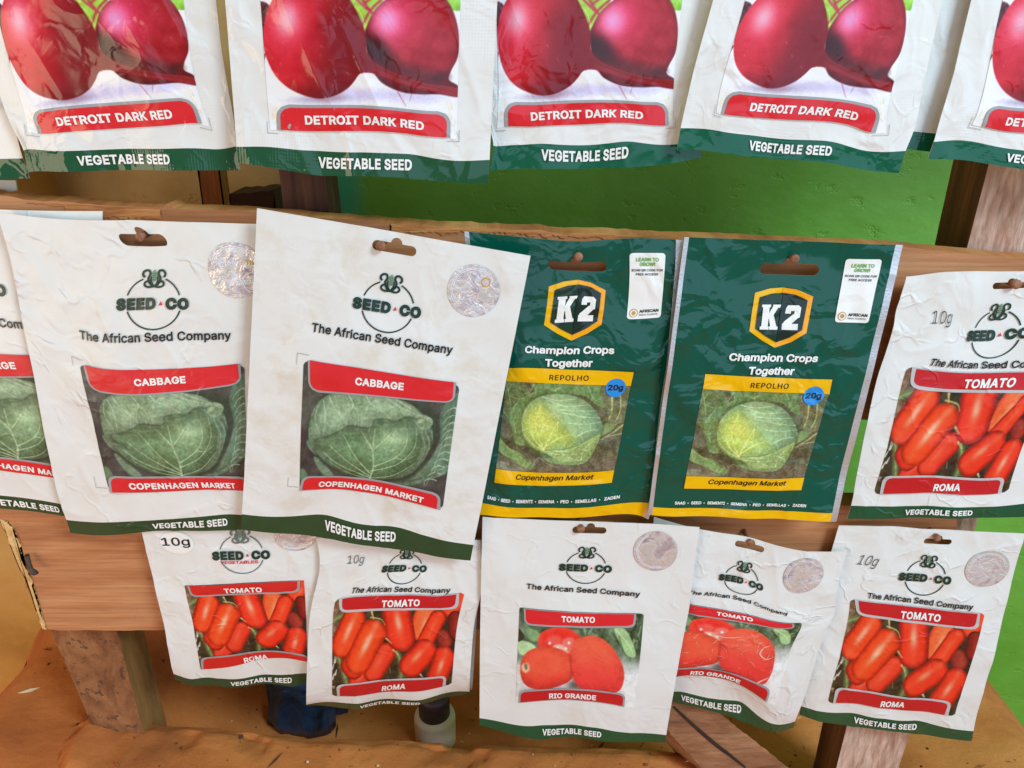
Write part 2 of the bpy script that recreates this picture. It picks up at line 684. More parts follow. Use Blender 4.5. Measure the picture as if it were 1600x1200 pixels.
# ---------------------------------------------------------------- printed pictures
class Pic:
    def __init__(self, nx, ny, TL, TR, BR, BL):
        s, t = np.meshgrid(np.linspace(0, 1, nx), np.linspace(0, 1, ny))
        s, t = s.ravel(), t.ravel()
        TL, TR, BR, BL = [np.asarray(q, float) for q in (TL, TR, BR, BL)]
        q = (TL * ((1 - s) * (1 - t))[:, None] + TR * (s * (1 - t))[:, None] + BR * (s * t)[:, None] + BL * ((1 - s) * t)[:, None])
        self.x, self.y = q[:, 0], q[:, 1]
        self.nx, self.ny, self.s, self.t = nx, ny, s, t
        self.c = np.zeros((nx * ny, 3))

    def blend(self, a, colr):
        a = np.asarray(a)[:, None]
        self.c = self.c * (1 - a) + np.asarray(colr, float) * a

    def sdf(self, poly):
        p = np.asarray(poly, float)
        d = np.full(len(self.x), 1e18)
        ins = np.zeros(len(self.x), bool)
        for i in range(len(p)):
            a, b = p[i], p[(i + 1) % len(p)]
            e = b - a
            wx, wy = self.x - a[0], self.y - a[1]
            h = np.clip((wx * e[0] + wy * e[1]) / (e @ e + 1e-12), 0, 1)
            d = np.minimum(d, (wx - e[0] * h) ** 2 + (wy - e[1] * h) ** 2)
            c = (a[1] > self.y) != (b[1] > self.y)
            xi = a[0] + (self.y - a[1]) / (b[1] - a[1] + 1e-12) * e[0]
            ins ^= c & (self.x < xi)
        d = np.sqrt(d)
        return np.where(ins, -d, d)

    def fill(self, poly, colr, soft=5.0, smooth=5, a=1.0):
        if smooth:
            poly = smooth_line(poly, smooth, True)
        sd = self.sdf(poly)
        al = np.clip(0.5 - sd / soft, 0, 1) * a
        self.blend(al, colr(sd) if callable(colr) else colr)
        return sd

    def line(self, pts, w, colr, a=1.0, soft=None, n=6, taper=True):
        p = smooth_line(pts, n)
        d = np.full(len(self.x), 1e18)
        tt = np.zeros(len(self.x))
        for i in range(len(p) - 1):
            e = p[i + 1] - p[i]
            wx, wy = self.x - p[i][0], self.y - p[i][1]
            h = np.clip((wx * e[0] + wy * e[1]) / (e @ e + 1e-12), 0, 1)
            dd = (wx - e[0] * h) ** 2 + (wy - e[1] * h) ** 2
            u = dd < d
            d = np.where(u, dd, d)
            tt = np.where(u, (i + h) / (len(p) - 1), tt)
        ww = w * (1 - 0.65 * tt) if taper else w
        soft = soft or max(3.0, w * 0.7)
        self.blend(np.clip(0.5 + (ww / 2 - np.sqrt(d)) / soft, 0, 1) * a, colr)

    def nz(self, sc, seed=0, o=4):
        return fbm(self.x / sc, self.y / sc, seed, o)

    def lace(self, sc, seed, colr, a, mask=None):
        """fine net of leaf veins"""
        wx = self.x + 26 * (self.nz(60, seed + 3) - .5) * 2
        wy = self.y + 26 * (self.nz(60, seed + 5) - .5) * 2
        n1 = fbm(wx / sc, wy / sc, seed, 2)
        n2 = fbm(wx / (sc * .55), wy / (sc * .55), seed + 9, 2)
        r = np.maximum(np.clip(1 - np.abs(2 * n1 - 1) * 7, 0, 1), .7 * np.clip(1 - np.abs(2 * n2 - 1) * 6, 0, 1))
        self.blend(r * a * (1 if mask is None else mask), colr)

    def grain(self, amt, sc, seed):
        self.c = self.c * (1 + amt * (self.nz(sc, seed, 3)[:, None] - 0.5) * 2)

    def capsule(self, a, b, r, base, light, dark, hl=1.0, taper=0.0, off=(-0.25, -0.1), seed=0):
        """an oblong fruit from a to b with a soft gloss along it"""
        a, b = np.array(a, float), np.array(b, float)
        e = b - a
        wx, wy = self.x - a[0], self.y - a[1]
        h = np.clip((wx * e[0] + wy * e[1]) / (e @ e + 1e-9), 0, 1)
        rr = r * (1 - taper * h)
        dx, dy = wx - e[0] * h, wy - e[1] * h
        d = np.hypot(dx, dy) / rr
        al = np.clip((1 - d) * r / 6 + 0.5, 0, 1)
        sh = sstep(0.55, 1.05, d)
        c = np.asarray(base, float)[None] * np.ones((len(d), 1))
        warm = sstep(0.2, 1.0, h)[:, None]
        c = c * (1 - 0.0 * warm)
        n = self.nz(70, 11 + seed)[:, None]
        c = c * (0.93 + 0.14 * n)
        c = c * (1 - sh[:, None] * 0.8) + np.asarray(dark, float) * sh[:, None] * 0.8
        ln = np.hypot(*e)
        nx_, ny_ = -e[1] / ln, e[0] / ln
        side = (dx * nx_ + dy * ny_) / rr
        lo = off[0]
        g = np.exp(-((side - lo) / 0.22) ** 2) * np.exp(-((h - 0.45 + off[1]) / 0.38) ** 2) * (d < 1)
        g2 = np.exp(-((side - lo) / 0.55) ** 2) * (1 - sh)
        c = c + (np.asarray(light, float) - c) * (np.clip(g, 0, 1)[:, None] * 0.75 * hl)
        c = c + (np.asarray([255, 120, 60.]) - c) * (g2[:, None] * 0.18)
        self.blend(al, c)

    def out(self, gain=1.0, sat=1.0):
        g = self.c.mean(1, keepdims=True)
        return np.clip(lin(np.clip((g + (self.c - g) * sat), 0, 255)) * gain, 0, .9)


def pic_cabbage():
    # positions follow the printed panel, in units of a 1600 px enlargement
    p = Pic(230, 190, (362, 62), (1187, 198), (1095, 868), (338, 755))
    n = p.nz(90, 3)
    p.blend(np.ones(len(p.x)), np.array([62, 60, 56]) + (n - 0.5)[:, None] * np.array([50, 60, 45]))
    # outer leaf, right
    p.fill([(1110, 290), (1190, 250), (1195, 480), (1130, 640), (1020, 700), (930, 745), (820, 740), (900, 690), (980, 640), (1040, 570), (1085, 470), (1080, 370)],
           lambda sd: np.array([84, 112, 84]) + (p.nz(60, 8) - 0.5)[:, None] * 60, 8)
    for k in range(11):
        y = 320 + k * 38
        x = 1185 - k * k * 1.2
        p.line([(x, y), (x - 30, y - 8), (x - 60, y + 6), (x - 85 + 2 * k, y + 34)], 6, (166, 186, 156), 0.75)
        p.line([(x - 40, y - 4), (x - 60, y + 40)], 4, (150, 172, 142), 0.5)
    p.line([(1180, 600), (1080, 640), (960, 720)], 8, (150, 176, 142), 0.6)
    # left lower leaves
    p.fill([(345, 630), (372, 640), (380, 680), (345, 700)], (80, 110, 76), 6)
    p.fill([(420, 560), (470, 600), (520, 690), (470, 680), (430, 610)], (96, 122, 92), 8)
    p.fill([(380, 470), (440, 480), (450, 560), (400, 520)], (98, 124, 90), 8)
    # dark ring round the head
    p.fill([(385, 420), (420, 300), (520, 225), (900, 270), (1060, 330), (1075, 470), (1010, 600), (900, 720), (700, 735), (500, 640), (420, 530)], (46, 60, 44), 18)
    # head body behind
    hb = [(392, 400), (420, 300), (500, 232), (640, 228), (800, 248), (930, 290), (1000, 345), (1045, 420), (1040, 500), (990, 600), (900, 690), (760, 725), (640, 712), (520, 640), (440, 545), (400, 480)]

    def head(sd):
        b = np.array([104, 134, 96.])
        g = sstep(0, -170, sd)[:, None]
        return b * (0.66 + 0.42 * g) + (p.nz(110, 5) - 0.5)[:, None] * 36
    p.fill(hb, head, 7)
    # wrapper leaf, upper: paler
    up = [(392, 470), (395, 390), (420, 300), (500, 232), (640, 226), (800, 246), (930, 290), (1000, 350), (1040, 375), (1030, 410), (985, 415), (940, 385), (880, 375), (820, 385), (760, 378), (730, 405), (690, 415), (600, 410), (540, 440), (470, 455), (430, 480), (410, 510)]

    def upc(sd):
        g = sstep(0, -75, sd)[:, None]
        k = sstep(420, 760, p.x)[:, None]
        return np.array([112, 140, 104.]) * (0.82 + 0.26 * g) + k * np.array([16, 16, 12]) + (p.nz(70, 9) - 0.5)[:, None] * 44
    p.fill(up, upc, 6)
    for v in ([(600, 235), (625, 290), (600, 340), (590, 405)], [(625, 290), (650, 330), (655, 405)], [(500, 240), (520, 290), (560, 350), (545, 420)],
              [(690, 235), (720, 285), (790, 330), (830, 370)], [(720, 285), (745, 270), (800, 300)], [(790, 248), (870, 300), (960, 340), (1020, 370)], [(870, 300), (900, 350)],
              [(440, 290), (425, 360), (450, 430)], [(470, 265), (480, 340), (470, 440)], [(850, 262), (930, 310), (1010, 360)]):
        p.line(v, 6, (178, 196, 156), 0.65)
    # crumpled tip at right
    p.fill([(950, 350), (1005, 345), (1045, 370), (1040, 400), (1000, 420), (965, 400)], lambda sd: np.array([120, 142, 104]) + (p.nz(18, 4) - 0.5)[:, None] * 90, 7)
    p.line([(950, 365), (990, 360), (1030, 385)], 6, (70, 86, 60), 0.7)
    # dark fold line of the front leaf, then the front leaf
    fl = [(430, 470), (500, 452), (560, 428), (610, 405), (700, 420), (735, 402), (742, 376), (800, 372), (850, 382), (900, 362), (935, 360), (960, 395), (985, 430), (990, 500), (960, 590), (900, 660), (800, 720), (720, 725), (640, 712), (560, 660), (490, 590), (450, 520)]
    p.line([(425, 470), (500, 452), (560, 428), (610, 404), (700, 418), (735, 400), (744, 374), (800, 370), (850, 380), (900, 360), (940, 358)], 16, (52, 74, 46), 0.9, taper=False)

    def frc(sd):
        g = sstep(0, -110, sd)[:, None]
        spot = np.exp(-((p.x - 830) / 95) ** 2 - ((p.y - 470) / 75) ** 2)[:, None]
        low = sstep(560, 730, p.y)[:, None]
        return np.array([88, 122, 78.]) * (0.80 + 0.25 * g) + spot * np.array([48, 44, 40]) - low * np.array([14, 16, 12]) + (p.nz(80, 6) - 0.5)[:, None] * 34
    p.fill(fl, frc, 6)
    for v, w in (([(715, 725), (735, 640), (732, 540), (742, 420)], 12), ([(732, 545), (705, 490), (670, 435)], 8), ([(732, 540), (780, 495), (830, 440)], 8),
                 ([(738, 640), (850, 580), (905, 510), (912, 430)], 9), ([(725, 670), (860, 620), (950, 520), (960, 410)], 8), ([(720, 690), (640, 580), (575, 450)], 9),
                 ([(715, 705), (600, 610), (500, 500)], 9), ([(712, 715), (560, 630), (470, 540)], 8), ([(705, 500), (690, 470)], 5), ([(850, 580), (900, 590), (960, 560)], 5),
                 ([(715, 720), (840, 690), (960, 600)], 7), ([(700, 722), (600, 680), (510, 610)], 6)):
        p.line(v, w * .75, (184, 202, 152), 0.7)
    for v in ([(985, 430), (1005, 520), (970, 610)], [(1010, 430), (1030, 510), (990, 600)], [(1040, 430), (1050, 500)]):
        p.line(v, 6, (134, 160, 120), 0.6)
    m = np.clip(.5 - p.sdf(smooth_line(hb, 5, True)) / 8, 0, 1)
    p.lace(70, 40, (168, 190, 146), .22, m)
    p.lace(34, 47, (60, 86, 54), .16, m)
    # soil and stones under
    p.line([(860, 735), (1000, 690), (1090, 640)], 10, (60, 52, 48), 0.5)
    p.grain(0.16, 12, 2)
    p.grain(0.10, 30, 8)
    return p


def pic_beet():
    p = Pic(250, 260, (205, -560), (1318, -560), (1292, 772), (258, 722))
    g = sstep(430, 620, p.y)[:, None]
    p.c = np.array([240, 238, 240.]) * np.ones((len(p.x), 1))
    # lilac shadow on the table under the roots
    sh = np.exp(-((p.y - 525) / 48) ** 2) * sstep(560, 760, p.x) * (1 - 0.55 * sstep(1100, 1300, p.x))
    p.blend(np.clip(sh, 0, 1) * 0.85, (196, 190, 226))
    sh = np.exp(-((p.y - 548) / 26) ** 2) * np.exp(-((p.x - 560) / 190) ** 2)
    p.blend(sh * 0.8, (150, 140, 170))
    # leaves between and above
    p.fill([(660, -240), (900, -240), (900, 0), (860, 60), (805, 190), (770, 120), (720, 40), (680, -40)], lambda sd: np.array([158, 200, 70]) + (p.nz(50, 3) - 0.5)[:, None] * 60, 6)
    p.fill([(1180, -120), (1330, -120), (1320, 40), (1270, 55), (1220, 20)], lambda sd: np.array([140, 196, 66]) + (p.nz(50, 5) - 0.5)[:, None] * 60, 6)
    for v in ([(690, -60), (800, 40), (860, 90)], [(900, -10), (830, 60), (780, 150)], [(830, 60), (800, 20), (760, -40)], [(800, 20), (880, -40)]):
        p.line(v, 14, (176, 44, 70), 0.85, taper=False)
    p.line([(700, 10), (770, 60), (800, 140)], 6, (220, 230, 150), 0.8)
    # dark stalk base at the left
    p.fill([(205, 30), (260, 15), (290, 60), (270, 130), (240, 200), (235, 260), (212, 230)], lambda sd: np.array([92, 44, 52]) + (p.nz(22, 7) - 0.5)[:, None] * 110, 8)
    p.line([(244, 290), (234, 350)], 10, (60, 30, 40), 0.9)
    p.line([(225, 200), (232, 300)], 8, (120, 40, 60), 0.8)
    # right root
    rb = [(800, 190), (815, 130), (850, 60), (910, 0), (980, -50), (1080, -80), (1180, -50), (1250, 20), (1290, 120), (1303, 220), (1295, 310), (1262, 380), (1250, 430), (1300, 470), (1302, 530), (1200, 512), (1100, 512), (1000, 505), (920, 475), (865, 430), (820, 330)]

    def right(sd):
        hl = np.exp(-((p.x - 920) / 75) ** 2 - ((p.y - 110) / 90) ** 2)[:, None]
        hl2 = np.exp(-((p.x - 960) / 150) ** 2 - ((p.y - 100) / 150) ** 2)[:, None]
        dk = sstep(0.0, 1.0, np.exp(-(((p.x - 870) + (p.y - 300) * -0.55) / 90) ** 2 - ((p.y - 270) / 110) ** 2))[:, None]
        low = sstep(300, 480, p.y)[:, None]
        c = np.array([154, 24, 32.]) + (p.nz(60, 12) - 0.5)[:, None] * 44
        c = c + (np.array([206, 38, 74]) - c) * hl2
        c = c + (np.array([252, 142, 190]) - c) * hl
        c = c * (1 - 0.66 * dk) * (1 - 0.34 * low)
        ed = sstep(-40, 0, sd)[:, None]
        return c * (1 - 0.18 * ed)
    p.fill(rb, right, 7)
    p.line([(850, 250), (930, 340), (1060, 400), (1180, 425)], 60, (64, 34, 30), 0.55, soft=70, taper=False)
    p.line([(1180, 430), (1235, 400), (1255, 420)], 30, (60, 24, 28), 0.6, soft=40)
    # left root with its long tail crossing below the right one
    lb = [(238, 235), (246, 120), (290, 10), (370, -80), (480, -130), (600, -110), (690, -40), (750, 50), (790, 140), (806, 205), (812, 290), (880, 362), (1000, 412), (1140, 452), (1300, 480), (1302, 528), (1180, 500), (1020, 462), (900, 420), (812, 400), (768, 410), (735, 455), (690, 500), (620, 535), (540, 545), (460, 525), (370, 480), (300, 410), (256, 320)]

    def left(sd):
        hl = np.exp(-((p.x - 375) / 70) ** 2 - ((p.y - 105) / 95) ** 2)[:, None]
        hl2 = np.exp(-((p.x - 370) / 150) ** 2 - ((p.y - 130) / 190) ** 2)[:, None]
        dk = sstep(430, 760, p.x + 0.15 * p.y)[:, None]
        c = np.array([188, 24, 36.]) + (p.nz(70, 14) - 0.5)[:, None] * 34
        c = c + (np.array([220, 46, 74]) - c) * hl2 * .85
        c = c + (np.array([250, 156, 176]) - c) * hl
        c = c * (1 - 0.36 * dk)
        tail = sstep(800, 900, p.x)[:, None]
        c = c + (np.array([146, 34, 40.]) - c) * tail * 0.8
        low = sstep(420, 545, p.y)[:, None] * (1 - tail)
        return c * (1 - 0.25 * low)
    p.fill(lb, left, 7)
    p.line([(640, 150), (660, 330), (600, 480)], 120, (120, 18, 36), 0.5, soft=120, taper=False)
    for q in (((800, 330), (1000, 430), (1290, 500)), ((860, 372), (1100, 455), (1240, 480))):
        p.line(q, 7, (92, 26, 24), 0.6)
    p.line([(975, 505), (1000, 550), (1020, 588)], 6, (170, 70, 90), 0.9)
    p.line([(1050, 510), (1040, 550)], 5, (160, 80, 110), 0.7)
    p.line([(780, 405), (830, 398), (870, 430)], 4, (170, 60, 80), 0.8)
    for (x, y) in ((330, 340), (560, 250), (620, 330), (480, 410), (700, 400)):
        p.line([(x, y), (x + 10, y + 16)], 5, (224, 110, 130), 0.5)
    # dry straw in the bottom corners
    rnd = random.Random(4)
    for k in range(22):
        x = rnd.choice([rnd.uniform(255, 305), rnd.uniform(1240, 1300)])
        y = rnd.uniform(590, 740)
        p.line([(x, y), (x + rnd.uniform(-8, 30) * (1 if x < 700 else -1), y - rnd.uniform(30, 60))], 5, rnd.choice([(226, 196, 140), (206, 172, 110), (238, 216, 170)]), 0.8)
    p.grain(0.05, 10, 2)
    return p


def pic_roma():
    p = Pic(230, 190, (285, 435), (968, 512), (815, 1035), (170, 960))
    n = p.nz(36, 3)
    p.c = np.array([54, 46, 30.]) + (n - 0.5)[:, None] * np.array([70, 70, 46])
    left = 1 - sstep(230, 330, p.x + 0.3 * (p.y - 435) - 40)
    p.blend(left * 0.75 * (p.y < 640), np.array([176, 128, 96.]) + (p.nz(16, 5) - 0.5)[:, None] * 130)
    rnd = random.Random(3)
    for k in range(60):
        x, y = rnd.uniform(170, 900), rnd.uniform(450, 1030)
        a = rnd.uniform(0, 6.28)
        r = rnd.uniform(20, 50)
        c = rnd.choice([(96, 104, 58), (60, 70, 34), (126, 118, 84), (40, 36, 22), (150, 132, 110)] if x > 320 else [(214, 176, 150), (120, 90, 60), (236, 214, 196), (70, 60, 40), (130, 130, 80)])
        p.line([(x, y), (x + r * math.cos(a), y + r * math.sin(a))], rnd.uniform(4, 10), c, 0.7)
    for (x, y) in ((205, 800), (215, 830), (196, 850), (225, 770)):
        p.line([(x, y), (x + 14, y - 24)], 9, (240, 234, 226), 0.9)
    for v in ([(250, 740), (262, 840), (270, 920)], [(560, 780), (570, 860), (545, 940)], [(250, 560), (330, 530)]):
        p.line(v, 26, (104, 122, 70), 0.95, taper=False)
        p.line(v, 8, (160, 172, 110), 0.6)
    p.blend(sstep(800, 870, p.x) * 0.6, (40, 24, 24))
    D, B, Lt = (112, 14, 8), (228, 46, 26), (255, 204, 176)
    p.capsule((830, 740), (835, 760), 46, (130, 34, 30), (180, 80, 70), (70, 16, 14), 0.4)
    p.capsule((320, 900), (360, 880), 46, (224, 50, 36), Lt, D, 0.3)
    p.capsule((300, 800), (320, 830), 48, (206, 44, 26), Lt, D, 0.2)
    p.capsule((940, 540), (895, 585), 52, (236, 58, 30), Lt, D, 0.5)
    p.capsule((910, 640), (900, 720), 36, (120, 20, 20), (150, 60, 50), (60, 10, 10), 0.2)
    p.capsule((500, 775), (420, 865), 56, (222, 52, 34), (248, 130, 100), D, 0.5, off=(0.1, 0))
    p.capsule((760, 590), (705, 690), 52, (240, 96, 50), (255, 206, 170), (190, 40, 20), 0.7)
    p.capsule((820, 630), (725, 755), 44, (232, 52, 26), (250, 130, 90), D, 0.5, off=(0.0, 0))
    p.capsule((715, 800), (620, 870), 66, B, (255, 176, 140), D, 0.9, off=(0.2, 0))
    p.capsule((610, 570), (602, 708), 78, B, (255, 214, 186), D, 1.0, off=(0.0, 0.05))
    p.capsule((380, 560), (285, 695), 64, (232, 60, 24), (255, 220, 200), D, 1.0, off=(0.0, 0.0))
    p.capsule((465, 655), (352, 790), 70, (230, 62, 24), (255, 226, 196), (140, 24, 8), 1.1, off=(0.05, 0.05))
    p.capsule((815, 850), (750, 960), 62, B, (255, 190, 160), D, 1.0, off=(0.05, 0.0))
    p.line([(470, 575), (520, 595), (535, 630)], 8, (196, 190, 110), 0.9)
    p.line([(480, 545), (482, 585)], 10, (222, 200, 130), 0.9)
    for q in ((525, 700), (545, 770)):
        p.line([q, (q[0] + 20, q[1] + 30)], 10, (190, 190, 120), 0.9)
    p.line([(660, 925), (668, 940)], 9, (236, 240, 220), 0.9)
    p.grain(0.10, 14, 2)
    p.grain(0.10, 50, 6)
    return p


def pic_rio():
    p = Pic(210, 180, (258, 462), (870, 495), (825, 965), (240, 935))
    top = sstep(640, 800, p.y + 0.1 * (p.x - 500) * 0)
    f = np.array([70, 92, 66.]) + (p.nz(42, 4) - 0.5)[:, None] * 130
    g = np.array([206, 206, 202.]) + (p.nz(80, 5) - 0.5)[:, None] * 26
    p.c = f * (1 - top[:, None]) + g * top[:, None]
    rnd = random.Random(9)
    for k in range(40):
        x, y = rnd.uniform(560, 870), rnd.uniform(500, 720)
        a = rnd.uniform(0.6, 2.6)
        p.line([(x, y), (x + 40 * math.cos(a), y + 40 * math.sin(a))], rnd.uniform(6, 16), rnd.choice([(120, 146, 108), (40, 56, 36), (150, 172, 132), (60, 84, 54), (30, 40, 28)]), 0.7)
    p.fill([(725, 560), (780, 565), (820, 640), (828, 695), (790, 690), (760, 640)], (150, 186, 128), 7)
    p.line([(735, 565), (790, 630), (822, 690)], 6, (206, 222, 180), 0.8)
    p.line([(750, 600), (775, 680), (790, 692)], 8, (70, 100, 60), 0.7)
    p.fill([(250, 625), (300, 625), (340, 650), (330, 690), (262, 690)], (168, 198, 148), 8)
    p.fill([(290, 560), (350, 570), (365, 610), (320, 620)], (116, 150, 100), 8)
    p.fill([(252, 560), (285, 600), (262, 625), (250, 620)], (44, 50, 36), 8)
    p.blend(np.exp(-((p.x - 540) / 40) ** 2 - ((p.y - 865) / 30) ** 2) * 0.9, (70, 66, 64))
    p.blend(np.exp(-((p.x - 380) / 150) ** 2 - ((p.y - 885) / 20) ** 2) * 0.6, (120, 112, 110))
    # half tomato behind
    p.fill([(352, 630), (365, 580), (410, 555), (460, 548), (515, 560), (560, 600), (560, 680), (480, 720), (380, 690)], lambda sd: np.array([226, 44, 38.]) + sstep(-30, 0, sd)[:, None] * np.array([6, 16, 6]) + (p.nz(30, 6) - 0.5)[:, None] * 30, 6)
    p.fill([(390, 620), (430, 590), (470, 610), (440, 650)], (236, 76, 66), 16)
    p.fill([(480, 610), (525, 605), (540, 650), (500, 690), (470, 650)], (238, 104, 92), 14)
    p.fill([(430, 645), (470, 640), (500, 680), (460, 690), (425, 680)], (246, 168, 150), 14)
    for (x, y) in ((505, 630), (490, 660), (450, 660), (410, 630)):
        p.fill([(x - 7, y), (x, y - 8), (x + 7, y), (x, y + 8)], (252, 220, 200), 6)
    # egg-shaped tomato, right
    eg = [(512, 720), (520, 640), (560, 600), (625, 592), (680, 615), (735, 675), (768, 745), (772, 820), (740, 885), (640, 895), (560, 880), (520, 800)]

    def egg(sd):
        d = sstep(-70, 0, sd)[:, None]
        c = np.array([242, 90, 62.]) + (p.nz(60, 8) - 0.5)[:, None] * 18
        lowr = sstep(620, 880, p.y)[:, None]
        c = c + (np.array([226, 44, 48]) - c) * lowr * 0.8
        return c * (1 - 0.12 * d)
    # round tomato, left
    rd = [(262, 760), (285, 690), (340, 655), (410, 648), (480, 672), (512, 710), (528, 800), (500, 850), (420, 880), (340, 878), (280, 840)]

    def rnd_c(sd):
        d = sstep(-60, 0, sd)[:, None]
        c = np.array([238, 80, 54.]) + (p.nz(60, 9) - 0.5)[:, None] * 22
        lowr = sstep(760, 880, p.y)[:, None]
        return (c + (np.array([214, 40, 42]) - c) * lowr * 0.7) * (1 - 0.15 * d)
    p.fill(rd, rnd_c, 6)
    p.fill([(272, 745), (300, 735), (308, 770), (290, 785), (272, 770)], (240, 190, 150), 14)
    p.fill([(283, 742), (298, 740), (300, 765), (288, 768)], (110, 110, 84), 8)
    p.fill(eg, egg, 6)
    p.line([(512, 700), (520, 800), (530, 850)], 8, (150, 26, 24), 0.6, soft=12)
    p.grain(0.09, 9, 2)
    p.grain(0.08, 40, 5)
    return p


def pic_k2():
    p = Pic(230, 190, (432, 203), (1305, 237), (1140, 827), (318, 812))
    p.c = np.array([92, 88, 66.]) + (p.nz(70, 3) - 0.5)[:, None] * 80
    p.blend(sstep(640, 830, p.y) * 0.7, np.array([112, 94, 80.]) + (p.nz(40, 6) - 0.5)[:, None] * 60)
    G = lambda base, seed, sc=46, amp=56: (lambda sd: np.array(base, float) + (p.nz(sc, seed) - 0.5)[:, None] * amp)
    # outer ruffled leaves
    p.fill([(640, 205), (1060, 215), (1090, 290), (1110, 380), (1040, 350), (980, 300), (880, 290), (760, 300), (640, 320), (580, 300), (650, 270)], G((104, 132, 78), 4), 8)
    p.fill([(430, 205), (560, 215), (600, 300), (540, 380), (470, 430), (420, 400)], G((96, 112, 66), 5), 8)
    p.fill([(400, 430), (450, 420), (520, 340), (600, 320), (560, 420), (520, 520), (540, 640), (470, 620), (450, 520)], G((112, 140, 84), 6), 8)
    p.fill([(345, 600), (420, 660), (520, 700), (600, 770), (560, 800), (440, 740), (340, 690)], G((122, 150, 90), 7), 8)
    p.fill([(330, 760), (440, 770), (560, 810), (330, 812)], G((126, 120, 96), 8), 8)
    p.fill([(1090, 500), (1190, 480), (1150, 540), (1060, 590), (980, 740), (860, 770), (690, 740), (700, 660), (900, 640), (1000, 580)], G((128, 150, 96), 9), 8)
    p.fill([(1100, 240), (1290, 250), (1230, 480), (1120, 480), (1110, 380)], G((104, 104, 72), 10), 10)
    p.line([(1165, 300), (1160, 400), (1130, 470)], 12, (196, 204, 130), 0.9)
    p.line([(1225, 300), (1220, 400), (1180, 480)], 11, (186, 194, 120), 0.9)
    p.line([(1225, 510), (1150, 560), (1070, 600)], 12, (196, 196, 130), 0.8)
    p.line([(1215, 570), (1130, 580), (1080, 600)], 8, (190, 190, 120), 0.8)
    for v in ([(435, 230), (450, 330), (455, 420)], [(470, 230), (440, 280)], [(790, 215), (790, 285)], [(790, 260), (850, 230)], [(790, 270), (730, 240)], [(930, 240), (960, 280)], [(1010, 240), (1040, 320)],
              [(470, 400), (520, 340)], [(480, 560), (470, 480), (500, 420)], [(400, 660), (480, 700), (560, 760)], [(640, 230), (600, 290)]):
        p.line(v, 7, (166, 184, 118), 0.8)
    p.line([(430, 300), (520, 330), (600, 300), (650, 270), (640, 215)], 9, (146, 168, 104), 0.6)
    # shaded gap round the head
    p.fill([(520, 520), (530, 420), (600, 330), (720, 285), (880, 285), (1010, 350), (1090, 470), (1075, 570), (960, 670), (760, 720), (610, 690), (540, 610)], (70, 84, 48), 26)
    hd = [(527, 520), (545, 430), (610, 345), (720, 295), (850, 288), (960, 320), (1040, 390), (1085, 480), (1070, 560), (980, 610), (860, 670), (700, 690), (600, 650), (545, 590)]

    def head(sd):
        d = sstep(-90, 0, sd)[:, None]
        c = np.array([158, 188, 132.]) + (p.nz(60, 12) - 0.5)[:, None] * 26
        r = sstep(820, 1080, p.x)[:, None]
        c = c + (np.array([128, 164, 122.]) - c) * r
        return c * (1 - 0.22 * d)
    p.fill(hd, head, 7)
    for v in ([(740, 330), (850, 370), (1000, 360)], [(760, 380), (900, 400), (1050, 400)], [(860, 480), (960, 490), (1075, 480)], [(820, 410), (960, 440), (1075, 450)], [(900, 580), (980, 540), (1060, 530)], [(700, 310), (800, 330), (920, 320)]):
        p.line(v, 7, (206, 220, 176), 0.75)
    yl = [(527, 520), (545, 440), (600, 370), (680, 345), (740, 400), (800, 470), (860, 540), (900, 590), (880, 640), (780, 650), (690, 680), (610, 640), (550, 590)]

    def yel(sd):
        d = sstep(-80, 0, sd)[:, None]
        m = np.exp(-((p.x - 690) / 120) ** 2 - ((p.y - 480) / 120) ** 2)[:, None]
        c = np.array([166, 190, 88.]) + (p.nz(50, 13) - 0.5)[:, None] * 22
        c = c + (np.array([208, 204, 98.]) - c) * m * 0.8
        return c * (1 - 0.14 * d)
    p.fill(yl, yel, 80)
    p.line([(690, 355), (780, 440), (850, 530), (900, 590)], 9, (120, 146, 70), 0.3)
    for v, w in (([(680, 665), (720, 590), (790, 475)], 13), ([(680, 665), (650, 590), (630, 490), (680, 370)], 10), ([(680, 665), (610, 590), (585, 490), (600, 430)], 8), ([(700, 640), (800, 580), (880, 560)], 9),
                 ([(670, 670), (590, 620), (545, 560)], 7), ([(790, 475), (780, 540)], 6), ([(720, 600), (760, 560)], 6)):
        p.line(v, w, (230, 228, 140), 0.7)
    # front leaf with lacy veins
    p.fill([(690, 670), (800, 665), (900, 640), (1000, 590), (1070, 560), (1040, 640), (980, 720), (860, 750), (760, 730)], G((146, 168, 100), 15), 8)
    for v in ([(720, 690), (830, 700), (960, 690)], [(930, 740), (960, 660), (1040, 590)], [(940, 700), (900, 660)], [(960, 670), (1000, 660)], [(800, 680), (850, 720), (940, 740)], [(740, 670), (860, 680), (930, 720)]):
        p.line(v, 7, (206, 216, 150), 0.85)
    p.line([(690, 668), (800, 664), (900, 640), (1000, 590), (1080, 555)], 7, (84, 104, 56), 0.7)
    p.line([(600, 770), (640, 720), (700, 760), (790, 790)], 10, (150, 160, 110), 0.6)
    m = np.clip(.5 - p.sdf(smooth_line(hd, 5, True)) / 8, 0, 1)
    p.lace(66, 60, (220, 226, 160), .25, m)
    p.lace(40, 71, (170, 180, 120), .30, 1 - m)
    p.lace(46, 75, (54, 56, 40), .35, 1 - m)
    p.grain(0.14, 12, 2)
    return p


# ---------------------------------------------------------------- designs (art space) and packets
def homog(src, dst):
    A, b = [], []
    for (x, y), (u, v) in zip(src, dst):
        A += [[x, y, 1, 0, 0, 0, -u * x, -u * y], [0, 0, 0, x, y, 1, -v * x, -v * y]]
        b += [u, v]
    h = np.linalg.solve(np.array(A), np.array(b))
    return np.append(h, 1).reshape(3, 3)


